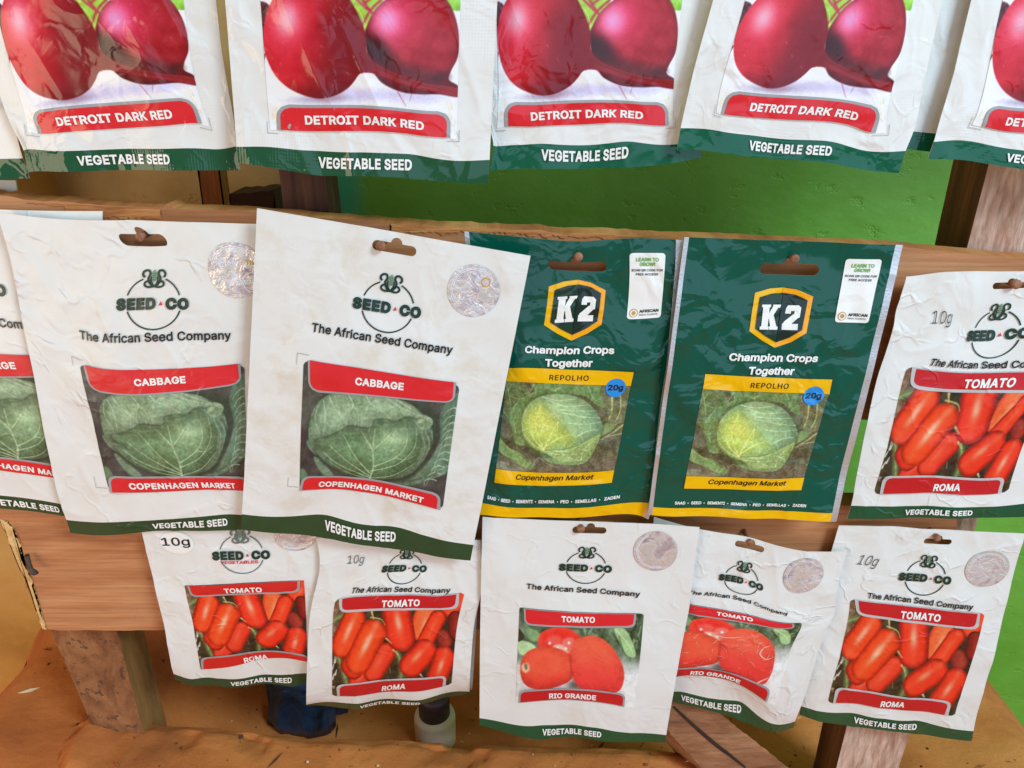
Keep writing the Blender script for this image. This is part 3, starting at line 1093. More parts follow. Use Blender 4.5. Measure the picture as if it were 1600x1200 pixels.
def zm(ox, oy, sc):
    return lambda x, y: (ox + x * sc, oy + y * sc)


class Design:
    def __init__(self, corners, Y, anchors):
        q = [unproj(c, Y)[0] for c in corners]           # TL TR BR BL
        self.W = 0.5 * (np.hypot(*(q[1] - q[0])) + np.hypot(*(q[2] - q[3])))
        self.H = 0.5 * (np.hypot(*(q[3] - q[0])) + np.hypot(*(q[2] - q[1])))
        self.Y = Y
        self.M = homog(q, [(0, self.H), (self.W, self.H), (self.W, 0), (0, 0)])
        self.pos = {k: self.art(*v) for k, v in anchors.items()}
        bl, br = self.pos['bandL'], self.pos['bandR']
        bv = 0.5 * (bl[1] + br[1])
        self.band = bv
        for k in ('bandL', 'bandR'):
            self.pos[k] = np.array([self.pos[k][0], bv])
        self.pos['bandM'] = np.array([0.5 * (self.pos.get('vegA', bl)[0] + self.pos.get('vegB', br)[0]), bv])
        for k in ('vegA', 'vegB'):
            if k in self.pos:
                self.pos[k][1] = bv * 0.32
                self.pos['bot' + k[-1]] = np.array([self.pos[k][0], 0.])
        self.pos.update(TL=np.array([0, self.H]), TR=np.array([self.W, self.H]), BR=np.array([self.W, 0.]), BL=np.array([0., 0.]))

    def art(self, px, py):
        x, z = unproj((px, py), self.Y)[0]
        r = self.M @ np.array([x, z, 1])
        return r[:2] / r[2]

    def arts(self, pts, zoom=None):
        return np.array([self.art(*(zoom(*p) if zoom else p)) for p in pts])


def U2(r2):
    return np.where(r2 > 1e-12, r2 * np.log(np.maximum(r2, 1e-12)), 0)


class Warp:
    def __init__(self, a, b, lam=1e-7):
        n = len(a)
        self.a, self.s = a / 0.1, 0.1
        K = U2(((self.a[:, None] - self.a[None]) ** 2).sum(-1)) + lam * np.eye(n)
        Pm = np.hstack([np.ones((n, 1)), self.a])
        A = np.block([[K, Pm], [Pm.T, np.zeros((3, 3))]])
        self.w = np.linalg.solve(A, np.vstack([b, np.zeros((3, 2))]))

    def __call__(self, q):
        q = np.asarray(q) / self.s
        K = U2(((q[:, None] - self.a[None]) ** 2).sum(-1))
        return np.hstack([K, np.ones((len(q), 1)), q]) @ self.w


class Packet:
    def __init__(self, des, corners, anchors, Y0, tilt=0.0, curl=0.0, bulge=0.0016, seed=0, style='paper', amp=0.0004, edge=None):
        self.d, self.Y0, self.tilt, self.curl, self.bulge, self.seed, self.style, self.amp = des, Y0, tilt, curl, bulge, seed, style, amp
        names = ['TL', 'TR', 'BR', 'BL']
        A = [des.pos[n] for n in names]
        B = [unproj(c, self.base(*des.pos[n]))[0] for n, c in zip(names, corners)]
        for k, p in anchors.items():
            if k in des.pos:
                A.append(des.pos[k])
                B.append(unproj(p, self.base(*des.pos[k]))[0])
        for (u, v), p in (edge or []):
            a = np.array([u * des.W, v * des.H])
            A.append(a)
            B.append(unproj(p, self.base(*a))[0])
        self.w = Warp(np.array(A), np.array(B))

    def base(self, u, v):
        s = 1 - v / self.d.H
        return self.Y0 + self.tilt * s + self.curl * np.clip((s - 0.72) / 0.28, 0, 2) ** 2

    def __call__(self, q, lift=0.0):
        q = np.asarray(q, float)
        xz = self.w(q)
        u, v = q[:, 0], q[:, 1]
        W_, H_ = self.d.W, self.d.H
        su, sv = np.clip(u / W_, 0, 1), np.clip(v / H_, 0, 1)
        body = sstep(0.03, 0.35, su) * sstep(0.03, 0.35, 1 - su) * sstep(0.05, 0.35, sv) * sstep(0.16, 0.45, 1 - sv)
        ny = (fbm(u / 0.030 + self.seed * 3.1, v / 0.030, self.seed, 2) - 0.5) * 2
        rd = 1 - np.abs(2 * vnoise(u / 0.022 + v / 0.05 + self.seed, v / 0.028 - u / 0.07, self.seed + 5) - 1)
        ripple = np.sin(u / W_ * 15 + self.seed * 2) * sstep(0.14, 0.0, sv) * 0.0007
        y = self.base(u, v) - self.bulge * body - self.amp * (ny * 1.6 + rd ** 3 * 0.8) - ripple - lift
        return np.stack([xz[:, 0], y, xz[:, 1]], 1)

    def artmm(self, q):
        return np.asarray(q) * 1000 + np.array([self.seed * 613.0, self.seed * 271.0])


def pouch(pk, parent, slot=None, mats=None, band=None, cols=None, mat_of=None):
    """closed film pouch with a punched hanging slot. slot=(centre, length, height, bump radius, bump dx)"""
    d = pk.d
    us = list(np.linspace(0, d.W, 110))
    vs = list(np.linspace(0, d.H, 150))
    if slot is not None:
        c, L_, h_, br, bx = slot
        us += list(np.arange(c[0] - L_ * 0.62, c[0] + L_ * 0.62, 0.00045))
        vs += list(np.arange(c[1] - h_ * 1.0, c[1] + h_ * 1.6, 0.00045))
    us += list(cols or [])
    special = ([band[0], band[1]] if band else [])

    def clean(a, keep):
        a = sorted(set(a))
        o = [a[0]]
        for x in a[1:]:
            if x - o[-1] > 0.0003:
                o.append(x)
            elif any(abs(x - k) < 1e-9 for k in keep):
                o[-1] = x
        return np.array(o)
    us = clean(us, [0, d.W] + list(cols or []))
    us[-1] = d.W
    vs = clean([x for x in vs if 0 <= x <= d.H], [0, d.H])
    vs[-1] = d.H
    nu, nv = len(us), len(vs)
    UU, VV = np.meshgrid(us, vs)
    # rows bend with the band line (its height can differ left to right)
    q = np.stack([UU.ravel(), VV.ravel()], 1)
    if band is not None:
        bl, br_ = band
        j0 = int(np.argmin(abs(vs - 0.5 * (bl + br_))))
        v0 = vs[j0]
        target = bl + (br_ - bl) * q[:, 0] / d.W
        f = np.where(q[:, 1] <= v0, q[:, 1] / v0, 1 - (q[:, 1] - v0) / (d.H * 0.5 - v0))
        q[:, 1] += np.clip(f, 0, 1) * (target - v0)
    ii, jj = np.meshgrid(np.arange(nu - 1), np.arange(nv - 1))
    ii, jj = ii.ravel(), jj.ravel()
    F = np.stack([jj * nu + ii, jj * nu + ii + 1, (jj + 1) * nu + ii + 1, (jj + 1) * nu + ii], 1)
    cen = q[F].mean(1)
    mi = np.zeros(len(F), int)
    if band is not None:
        mi[jj < j0] = 1
    if mat_of is not None:
        mi = mat_of(cen, mi)
    if slot is not None:
        def sd(p):
            x, y = p[:, 0] - c[0], p[:, 1] - c[1]
            k = L_ / 2 - h_ / 2
            a = np.hypot(x - np.clip(x, -k, k), y) - h_ / 2
            b = np.hypot(x - bx, y - h_ * 0.5) - br
            return np.minimum(a, b)
        keep = sd(cen) > 0
        F, mi = F[keep], mi[keep]
        # snap the rim to the true outline
        e = np.concatenate([F[:, [0, 1]], F[:, [1, 2]], F[:, [2, 3]], F[:, [3, 0]]])
        es = np.sort(e, 1)
        _, inv, cnt = np.unique(es[:, 0] * 10 ** 7 + es[:, 1], return_inverse=True, return_counts=True)
        rim = np.unique(e[cnt[inv] == 1])
        nr = rim[np.abs(sd(q[rim])) < 0.0008]
        for _ in range(3):
            p = q[nr]
            s0 = sd(p)
            gx = (sd(p + [1e-6, 0]) - s0) / 1e-6
            gy = (sd(p + [0, 1e-6]) - s0) / 1e-6
            q[nr] = p - np.stack([gx, gy], 1) * s0[:, None]
    used, inv = np.unique(F, return_inverse=True)
    F = inv.reshape(F.shape)
    q = q[used]
    front = pk(q)
    back = front.copy()
    su, sv = q[:, 0] / d.W, q[:, 1] / d.H
    body = sstep(0.02, 0.3, su) * sstep(0.02, 0.3, 1 - su) * sstep(0.03, 0.3, sv) * sstep(0.12, 0.4, 1 - sv)
    back[:, 1] += 0.00035 + pk.bulge * 1.3 * body
    n = len(q)
    e = np.concatenate([F[:, [0, 1]], F[:, [1, 2]], F[:, [2, 3]], F[:, [3, 0]]])
    es = np.sort(e, 1)
    _, inv, cnt = np.unique(es[:, 0] * 10 ** 7 + es[:, 1], return_inverse=True, return_counts=True)
    be = e[cnt[inv] == 1]
    rim_v, ri = np.unique(be, return_inverse=True)
    ri = ri.reshape(be.shape) + 2 * n
    m_ = len(rim_v)
    side = np.stack([ri[:, 1], ri[:, 0], ri[:, 0] + m_, ri[:, 1] + m_], 1)
    faces = np.concatenate([F, F[:, ::-1] + n, side])
    back_i = len(mats) - 1
    midx = np.concatenate([mi, np.full(len(F), back_i), np.full(len(side), back_i)])
    a = pk.artmm(q)
    return link_mesh('pouch', np.concatenate([front, back, front[rim_v], back[rim_v]]), faces, mats, midx, parent, np.concatenate([a, a + 37.0, a[rim_v], a[rim_v]]))


INK = {
    'white': (232, 231, 226), 'letter': (244, 243, 238), 'red': (222, 38, 46), 'crimson': (200, 28, 36), 'grey': (164, 162, 162), 'pale_grey': (196, 194, 194),
    'green': (26, 82, 52), 'deep_green': (14, 62, 44), 'logo_green': (22, 56, 44), 'cob': (120, 156, 128), 'black': (26, 34, 32), 'k2_green': (0, 80, 63), 'yellow': (244, 186, 10),
    'orange': (250, 168, 20), 'shield_dark': (28, 58, 46), 'shield_darker': (24, 44, 38), 'blue': (36, 142, 220), 'band_olive': (44, 74, 46), 'band_teal': (4, 92, 66), 'logo_grey': (110, 120, 112), 'lime': (120, 176, 84),
    'dark_grey': (70, 72, 74), 'gold': (206, 160, 70), 'old_red': (214, 40, 38), 'pencil': (70, 76, 76), 'hairline': (150, 148, 142), 'wear': (240, 172, 150), 'fold_silver': (206, 208, 214), 'holo_light': (240, 240, 246), 'holo_gold': (226, 200, 90),
}


def put(pk, name, shape, parent, lift=0.0004, label=None):
    if shape.sub is not None:
        if not shape.m:
            shape = shape.sub
        else:
            sub, shape.sub = shape.sub, None
            o = put(pk, name, shape, parent, lift, label)
            put(pk, 'lettering', sub, o, lift)
            return o
    inks = []
    for m in shape.m:
        if m not in inks:
            inks.append(m)
    mats = [hologram_mat() if m == 'holo' else printed(INK[m], pk.style, key=m) for m in inks]
    q = np.concatenate(shape.v)
    z = np.concatenate(shape.z)
    P = pk(q, lift)
    P[:, 1] -= z * 1.8
    o = link_mesh(name, P, shape.f, mats, [inks.index(m) for m in shape.m], parent, pk.artmm(q))
    if label:
        o['label'] = label
    return o


def picture(pk, parent, pic, quad, cut=0.0, lift=0.00022):
    """the printed photograph: one grid, one colour per grid point"""
    TL, TR, BR, BL = [np.asarray(q, float) for q in quad]
    s, t = pic.s, pic.t
    q = TL * ((1 - s) * (1 - t))[:, None] + TR * (s * (1 - t))[:, None] + BR * (s * t)[:, None] + BL * ((1 - s) * t)[:, None]
    nx, ny = pic.nx, pic.ny
    ii, jj = np.meshgrid(np.arange(nx - 1), np.arange(ny - 1))
    ii, jj = ii.ravel(), jj.ravel()
    F = np.stack([(jj + 1) * nx + ii, (jj + 1) * nx + ii + 1, jj * nx + ii + 1, jj * nx + ii], 1)
    if cut:
        Wq, Hq = np.hypot(*(TR - TL)), np.hypot(*(TL - BL))
        cx, cy = (ii + .5) / (nx - 1) * Wq, (jj + .5) / (ny - 1) * Hq
        dx = np.maximum(0, np.maximum(cut - cx, cx - (Wq - cut)))
        dy = np.maximum(0, np.maximum(cut - cy, cy - (Hq - cut)))
        F = F[np.hypot(dx, dy) < cut]
    if not hasattr(pic, 'lincol'):
        pic.lincol = pic.out(*pic.grade)
    return link_mesh('picture', pk(q, lift), F, [printed(None, pk.style, attr=True, key='picture')], None, parent, pk.artmm(q), pic.lincol)


def ring_arc(c, rx, ry, a0, a1, n=40):
    t = np.linspace(a0, a1, n)
    return np.stack([c[0] + rx * np.cos(t), c[1] + ry * np.sin(t)], 1)


def emblem(c, rx, ry, letters='logo_green', cob='cob', line='logo_green', sub=False):
    """maize-cob ring with the seed company's lettering across it"""
    s = Shape()
    c = np.asarray(c, float)
    k = np.array([rx, ry])
    lw = 0.055 * (rx + ry) / 2
    g = 0.30
    s.stroke(ring_arc(c, rx, ry, math.asin(g), R(66)), lw, line)
    s.stroke(ring_arc(c, rx, ry, R(114), math.pi - math.asin(g)), lw, line)
    s.stroke(ring_arc(c, rx, ry, math.pi + math.asin(g), 2 * math.pi - math.asin(g), 60), lw, line)
    pts = [(0.0, 1.28), (0.08, 1.16), (0.09, 1.0), (0.04, 0.84), (-0.04, 0.84), (-0.09, 1.0), (-0.08, 1.16)]
    s.poly(c + smooth_line(pts, 4, True) * k, cob, 0.00004)
    for yy in (0.92, 1.0, 1.08, 1.16):
        s.stroke(c + np.array([(-0.06, yy), (0.0, yy - 0.03), (0.06, yy)]) * k, 0.02 * rx, line, 0.00006)
    for m in (-1, 1):
        for path, w in (([(0.02, 0.62), (0.16, 0.76), (0.22, 0.94), (0.15, 1.12), (0.19, 1.24), (0.30, 1.25), (0.39, 1.18), (0.40, 1.06), (0.33, 1.0)], 0.085),
                        ([(0.0, 0.64), (0.2, 0.61), (0.34, 0.68), (0.33, 0.80), (0.22, 0.84), (0.10, 0.72), (-0.03, 0.62)], 0.08),
                        ([(0.05, 0.70), (0.12, 0.86), (0.11, 1.02)], 0.06)):
            s.stroke(c + smooth_line([(m * x, y) for x, y in path], 5) * k, w * rx, line, 0.00007)
    cap = 0.41 * ry
    y0 = c[1] - 0.21 * ry
    s.text('SEED', (c[0] - 1.36 * rx, y0), (c[0] + 0.12 * rx, y0), cap, letters, 0.06, sp=1.14)
    s.text('CO', (c[0] + 0.46 * rx, y0), (c[0] + 1.30 * rx, y0), cap, letters, 0.06, sp=1.14)
    s.poly(c + np.array([(0.22, -0.09), (0.36, -0.09), (0.29, 0.07)]) * k, 'red', 0.0001)
    if sub:
        s.text('VEGETABLES', (c[0] - 1.0 * rx, c[1] - 0.45 * ry), (c[0] + 0.75 * rx, c[1] - 0.45 * ry), 0.15 * ry, 'red', 0.02)
    return s


def sticker(c, rx, ry, seed=0, words=False):
    s = Shape()
    c = np.asarray(c, float)
    s.poly(ring_arc(c, rx, ry, 0, 2 * math.pi * 47 / 48, 48), 'holo')
    # faint guilloche arcs and a small mark pressed into the film
    for k, r in enumerate((0.86, 0.80)):
        s.stroke(ring_arc(c, rx * r, ry * r, 0.3 + seed, 3.4 + seed, 30), rx * 0.022, 'holo_light', 0.00005)
    if words:
        m = c + np.array([0.55, -0.42]) * [rx, ry]
        s.stroke(ring_arc(m, rx * .34, ry * .34, 0.3, 3.0, 20), rx * .04, 'holo_light', 0.00006)
        s.stroke(ring_arc(m, rx * .34, ry * .34, 3.5, 6.0, 20), rx * .04, 'holo_light', 0.00006)
        s.text('SEED-CO', m + np.array([-.55, -.12]) * [rx, ry], m + np.array([.42, .05]) * [rx, ry], ry * .15, 'holo_light', .03)
        s.text('The', c + np.array([.36, .2]) * [rx, ry], c + np.array([.78, .2]) * [rx, ry], ry * .16, 'holo_gold', .02)
        s.text('Company', c + np.array([-.8, .18]) * [rx, ry], c + np.array([.15, .24]) * [rx, ry], ry * .13, 'holo_light', .02)
    elif seed == 13:
        s.stroke(ring_arc(c + np.array([.4, .4]) * [rx, ry], rx * .16, ry * .16, 0, 6.28, 20), rx * .05, 'gold', 0.00006)
    return s


def crop_mark(pk, root, p, dx, dy, l):
    p = np.asarray(p)
    s = Shape()
    t = .0002
    s.add([p, p + [dx * l, 0], p + [dx * l, dy * t], p + [dx * t, dy * t], p + [dx * t, dy * l], p + [0, dy * l]], [(0, 1, 2, 3), (0, 3, 4, 5)] if dx * dy > 0 else [(3, 2, 1, 0), (5, 4, 3, 0)], 'hairline')
    put(pk, 'crop_mark', s, root)


def empty(name, loc, label, cat, group):
    o = bpy.data.objects.new(name, None)
    COL.objects.link(o)
    o.empty_display_size = 0.01
    o.location = loc
    return tag(o, label, cat, group)


def root_of(pk, label, group, cat='seed packet'):
    """empty at the packet's hanging point; parts are set in world space below it"""
    p = pk(np.array([[pk.d.W / 2, pk.d.H * 0.5]]))[0]
    return empty('seed_packet', (0, 0, 0), label, cat, group), p


def settle(root, pt):
    """move the empty to the thing and keep its parts where they are"""
    root.location = pt
    T = Matrix.Translation(-Vector(pt))
    for ch in COL.objects:
        if ch.parent and (ch.parent == root or ch.parent.parent == root):
            ch.data.transform(T)


# ---- reference layouts --------------------------------------------------------
Z7, Z8 = zm(370, 310, .29375), zm(370, 540, .29375)
zE4 = zm(1240, 800, .3082)
zR1 = zm(730, 800, .31667)
zC, zD = zm(1010, 350, .2625), zm(1000, 560, .225)
zB2 = zm(350, 0, .28125)
zG = zm(220, 810, .2416)
zR2 = zm(1030, 810, .2916)
zH = zm(460, 830, .2417)
zE = zm(1300, 410, .3417)
z5, z6 = zm(0, 260, .25), zm(0, 540, .25)
zA, zB = zm(720, 340, .225), zm(730, 570, .2125)
z1, z3, z4 = zm(0, 0, .25), zm(750, 0, .28125), zm(1150, 0, .28125)

C3c = [(402, 325), (829, 400), (735, 876), (377, 826)]
C3a = dict(botA=Z8(470, 1024), botB=Z8(845, 1086), bandM=Z8(657, 945), bandL=Z8(35, 895), bandR=Z8(1262, 1062), pTL=Z7(362, 850), pTR=Z7(1187, 985), pBR=Z8(1095, 868), pBL=Z8(338, 755), logo=Z7(805, 575), tagA=Z7(402, 700), tagB=Z7(1147, 822), slot=Z7(838, 265), holo=Z7(1260, 490), vegA=Z8(470, 972), vegB=Z8(845, 1040))
DES_C = Design(C3c, -.016, C3a)

K2c = [(1069, 370), (1411.5, 383), (1306, 814), (1012.5, 804)]
K2a = dict(bandL=zD(62, 1030), bandR=zD(1325, 1068), pTL=zD(447, 98), pTR=zD(1325, 137), pBR=zD(1118, 912), pBL=zD(303, 897), yTL=zD(432, 203), yTR=zD(1305, 237), yBL=zD(318, 812), yBR=zD(1140, 827), slot=zC(853, 270), top=zC(812, 378), tip=zC(755, 725), sL=zC(610, 630), sR=zC(945, 645), chA=zC(483, 800), chB=zC(1007, 808), qTL=zC(1185, 205), qTR=zC(1400, 208), qBR=zC(1312, 585), qBL=zC(1115, 580), wA=zD(237, 1000), wB=zD(1147, 1026), oz=zD(1195, 248))
DES_K = Design(K2c, -.011, K2a)

R4c = [zE4(232, 72), (1602, 834), (1517, 1156), (1249, 1117)]
R4a = dict(botA=zE4(303, 1090), botB=zE4(622, 1128), bandM=zE4(462, 1043), bandL=zE4(35, 985), bandR=zE4(912, 1110), pTL=zE4(285, 435), pTR=zE4(968, 512), pBR=zE4(815, 1035), pBL=zE4(170, 960), logo=zE4(665, 330), tagA=zE4(367, 425), tagB=zE4(903, 490), slot=zE4(725, 150), holo=zE4(980, 285), ozA=zE4(320, 260), ozB=zE4(413, 272), vegA=zE4(303, 1062), vegB=zE4(622, 1100), romA=zE4(435, 985), romB=zE4(557, 988))
DES_R = Design(R4c, -.004, R4a)

RIc = [(754, 808), (1093, 824), (1039, 1161), (749, 1134)]
RIa = dict(botA=zR1(370, 1119), botB=zR1(660, 1124), bandM=zR1(515, 1050), bandL=zR1(55, 1018), bandR=zR1(978, 1100), pTL=zR1(258, 462), pTR=zR1(870, 495), pBR=zR1(825, 965), pBL=zR1(240, 935), logo=zR1(585, 272), tagA=zR1(292, 368), tagB=zR1(850, 410), slot=zR1(603, 92), holo=zR1(927, 190), vegA=zR1(370, 1092), vegB=zR1(660, 1102), tomA=zR1(462, 522), tomB=zR1(628, 524))
DES_I = Design(RIc, -.008, RIa)

B2c = [(324, -407), (800, -395), (763, 286), (371.5, 254)]
B2a = dict(botA=zB2(525, 976), botB=zB2(1045, 994), bandM=zB2(785, 846), bandL=zB2(70, 815), bandR=zB2(1475, 888), nTL=zB2(297, 580), nTR=zB2(1258, 620), nBR=zB2(1258, 762), nBL=zB2(300, 718), pBL=zB2(258, 722), pBR=zB2(1292, 772), pLm=zB2(205, 0), pRm=zB2(1315, 0), vegA=zB2(525, 928), vegB=zB2(1045, 942), txA=zB2(455, 685), txB=zB2(1113, 720))
DES_B = Design(B2c, -.014, B2a)

R1c = [(216, 800), (510, 795), (512, 1068), (276, 1060)]
R1a = dict(botA=zG(583, 1092), botB=zG(980, 1087), bandL=zG(330, 1030), bandR=zG(1075, 998), pTL=zG(285, 428), pTR=zG(1058, 392), pBR=zG(1080, 915), pBL=zG(392, 968), logo=zG(655, 225), bandM=zG(781, 1010), vegA=zG(583, 1076), vegB=zG(980, 1054))
DES_O = Design(R1c, -.006, R1a)

PIC = dict(cabbage=pic_cabbage(), beet=pic_beet(), roma=pic_roma(), rio=pic_rio(), k2=pic_k2())

for _k, _g in dict(cabbage=(1.45, .80), beet=(1.2, 1.0), roma=(1.22, 1.0), rio=(1.32, .97), k2=(1.22, 1.0)).items():
    PIC[_k].grade = _g


def lr(a, b, t):
    return np.asarray(a) * (1 - t) + np.asarray(b) * t


def banner(pk, root, name, outer, inner, rt, rb, text, a, b, cap, ink='red', border='grey', shear=0.0, bold=.034, z=.00012):
    s = Shape()
    s.quad_round(*outer, border, rt, rb, 0.0)
    s.quad_round(*inner, ink, rt * .8, rb * .8, 0.00008)
    s.text(text, a, b, cap, 'letter', bold, shear, 0.00018, 1.06)
    return put(pk, name, s, root, 0.00055)


def capdist(D, zoom, p, dy):
    """art height of dy zoomed pixels above p"""
    a, b = D.art(*zoom(*p)), D.art(*zoom(p[0], p[1] - dy))
    return abs(b[1] - a[1])


def std_mats(pk, band='green', back='white'):
    return [printed(INK['white'], pk.style, key='white'), printed(INK[band], pk.style, key=band, rough_add=-0.12), printed(INK[back], pk.style, key=back)]


def cabbage_packet(corners, anchors, Y0, label, seed, style, words=False, band='band_olive', **kw):
    D = DES_C
    pk = Packet(D, corners, anchors, Y0, seed=seed, style=style, **kw)
    root, at = root_of(pk, label, 'white cabbage seed packets on the middle board')
    A8 = lambda x, y: D.art(*Z8(x, y))
    A7 = lambda x, y: D.art(*Z7(x, y))
    ps = D.pos
    pouch(pk, root, (ps['slot'], 0.0205, 0.0047, 0.0026, 0.0008), std_mats(pk, band), (ps['bandL'][1], ps['bandR'][1]))
    picture(pk, root, PIC['cabbage'], (ps['pTL'], ps['pTR'], ps['pBR'], ps['pBL']), 0.0035)
    crop_mark(pk, root, ps['pTL'] + [-.0035, .003], 1, -1, .006)
    crop_mark(pk, root, ps['pBL'] + [-.0065, .0015], 1, 1, .006)
    o = [A8(385, 68), A8(1168, 190), A8(1160, 297), A8(388, 228)]
    i = [A8(397, 66), A8(1156, 186), A8(1150, 288), A8(400, 217)]
    banner(pk, root, 'name_banner', o, i, 0, .005, 'CABBAGE', A8(638, 192), A8(893, 221), capdist(D, Z8, (765, 205), 37))
    o = [A8(354, 676), A8(1086, 780), A8(1084, 872), A8(338, 764)]
    i = [A8(368, 688), A8(1074, 792), A8(1064, 869), A8(352, 762)]
    banner(pk, root, 'variety_banner', o, i, .004, 0, 'COPENHAGEN MARKET', A8(443, 756), A8(994, 843), capdist(D, Z8, (720, 805), 33))
    c = ps['logo']
    rx = np.hypot(*(A7(943, 595) - A7(667, 555))) / 2 * .99
    put(pk, 'emblem', emblem(c, rx, rx * 1.02), root)
    s = Shape()
    s.text('The African Seed Company', ps['tagA'], ps['tagB'], .0043, 'black', .021, sp=1.03)
    put(pk, 'slogan', s, root)
    s = Shape()
    s.text('VEGETABLE SEED', ps['vegA'], ps['vegB'], D.band * .43, 'letter', .033, sp=1.06)
    put(pk, 'footer_lettering', s, root)
    put(pk, 'hologram_sticker', sticker(ps['holo'], .0124, .0128, seed, words), root, .0003)
    settle(root, at)
    return pk, root


def roma_packet(corners, anchors, Y0, label, seed, style, full=True, weight='10g', tagline=True, band='green', holo=True, footer=True, **kw):
    D = DES_R
    pk = Packet(D, corners, anchors, Y0, seed=seed, style=style, **kw)
    root, at = root_of(pk, label, 'plum tomato seed packets')
    A = lambda x, y: D.art(*zE4(x, y))
    ps = D.pos
    pouch(pk, root, (ps['slot'], 0.0185, 0.0036, 0.0022, 0.001), std_mats(pk, band), (ps['bandL'][1], ps['bandR'][1]))
    picture(pk, root, PIC['roma'], (ps['pTL'], ps['pTR'], ps['pBR'], ps['pBL']), 0.0028)
    o = [A(303, 434), A(942, 508), A(928, 598), A(306, 519)]
    i = [A(322, 440), A(928, 511), A(910, 584), A(320, 506)]
    banner(pk, root, 'name_banner', o, i, 0, .0042, 'TOMATO', A(524, 525), A(727, 545), capdist(D, zE4, (625, 530), 36), 'crimson', 'pale_grey')
    o = [A(206, 886), A(800, 962), A(782, 1032), A(196, 964)]
    i = [A(224, 897), A(782, 970), A(762, 1028), A(210, 962)]
    banner(pk, root, 'variety_banner', o, i, .004, 0, 'ROMA', A(434, 980), A(556, 985), capdist(D, zE4, (496, 985), 28), 'crimson', 'pale_grey', .12)
    rx = np.hypot(*(A(762, 340) - A(566, 320))) / 2
    ry = np.hypot(*(A(665, 418) - A(665, 243))) / 2
    put(pk, 'emblem', emblem(ps['logo'], rx, ry), root)
    if tagline:
        s = Shape()
        s.text('The African Seed Company', ps['tagA'], ps['tagB'], .0040, 'black', .021, sp=1.03)
        put(pk, 'slogan', s, root)
    s = Shape()
    if footer:
        s.text('VEGETABLE SEED', ps['vegA'], ps['vegB'], D.band * .43, 'letter', .033, sp=1.06)
        put(pk, 'footer_lettering', s, root)
    if weight:
        s = Shape()
        s.text(weight, A(318, 262), A(414, 272), capdist(D, zE4, (360, 262), 48), 'pencil', -.006)
        put(pk, 'weight_mark', s, root)
    if holo:
        put(pk, 'hologram_sticker', sticker(ps['holo'], .0125, .0125, seed), root)
    settle(root, at)
    return pk, root


def rio_packet(corners, anchors, Y0, label, seed, style, worn=False, **kw):
    D = DES_I
    pk = Packet(D, corners, anchors, Y0, seed=seed, style=style, **kw)
    root, at = root_of(pk, label, 'round tomato seed packets in the bottom row')
    A = lambda x, y: D.art(*zR1(x, y))
    ps = D.pos
    pouch(pk, root, (ps['slot'], 0.019, 0.0042, 0.0024, 0.0006), std_mats(pk, 'green'), (ps['bandL'][1], ps['bandR'][1]))
    picture(pk, root, PIC['rio'], (ps['pTL'], ps['pTR'], ps['pBR'], ps['pBL']), 0.0015)
    o = [A(278, 463), A(832, 493), A(826, 560), A(282, 547)]
    i = [A(288, 467), A(822, 495), A(816, 549), A(290, 537)]
    banner(pk, root, 'name_banner', o, i, 0, .0038, 'TOMATO', A(463, 520), A(627, 525), capdist(D, zR1, (545, 522), 27), 'red', 'grey')
    o = [A(256, 880), A(780, 892), A(774, 962), A(254, 938)]
    i = [A(265, 888), A(770, 901), A(765, 957), A(263, 935)]
    banner(pk, root, 'variety_banner', o, i, .0038, 0, 'RIO GRANDE', A(406, 932), A(636, 942), capdist(D, zR1, (520, 936), 26), 'crimson', 'grey')
    rx = np.hypot(*(A(684, 278) - A(486, 266))) / 2
    ry = np.hypot(*(A(585, 349) - A(585, 195))) / 2
    put(pk, 'emblem', emblem(ps['logo'], rx, ry), root)
    s = Shape()
    s.text('The African Seed Company', ps['tagA'], ps['tagB'], capdist(D, zR1, (570, 390), 24), 'black', .021, sp=1.03)
    put(pk, 'slogan', s, root)
    s = Shape()
    s.text('VEGETABLE SEED', ps['vegA'], ps['vegB'], D.band * .43, 'letter', .033, sp=1.06)
    put(pk, 'footer_lettering', s, root)
    put(pk, 'hologram_sticker', sticker(ps['holo'], .0118, .0122, seed), root)
    if worn:
        s = Shape()
        rnd = random.Random(5)
        for k in range(55):
            x, y = rnd.uniform(300, 800), rnd.gauss(740, 90)
            a = rnd.uniform(0, 6.28)
            l = rnd.uniform(4, 26)
            pts = [(x, y), (x + l * math.cos(a) + rnd.uniform(-6, 6), y + l * math.sin(a)), (x + 1.8 * l * math.cos(a + .3), y + 1.8 * l * math.sin(a + .3))]
            s.stroke(np.array([A(*q) for q in smooth_line(pts, 3)]), rnd.uniform(.0001, .00045), 'wear', 0, True)
        for pts in ([(735, 700), (700, 715), (692, 750), (725, 775), (760, 765)], [(690, 925), (720, 880), (760, 850)], [(455, 650), (520, 668), (600, 650)]):
            s.stroke(np.array([A(*q) for q in smooth_line(pts, 4)]), .0011, 'wear', 0, True)
        put(pk, 'scuff_marks', s, root, .00052)
    settle(root, at)
    return pk, root


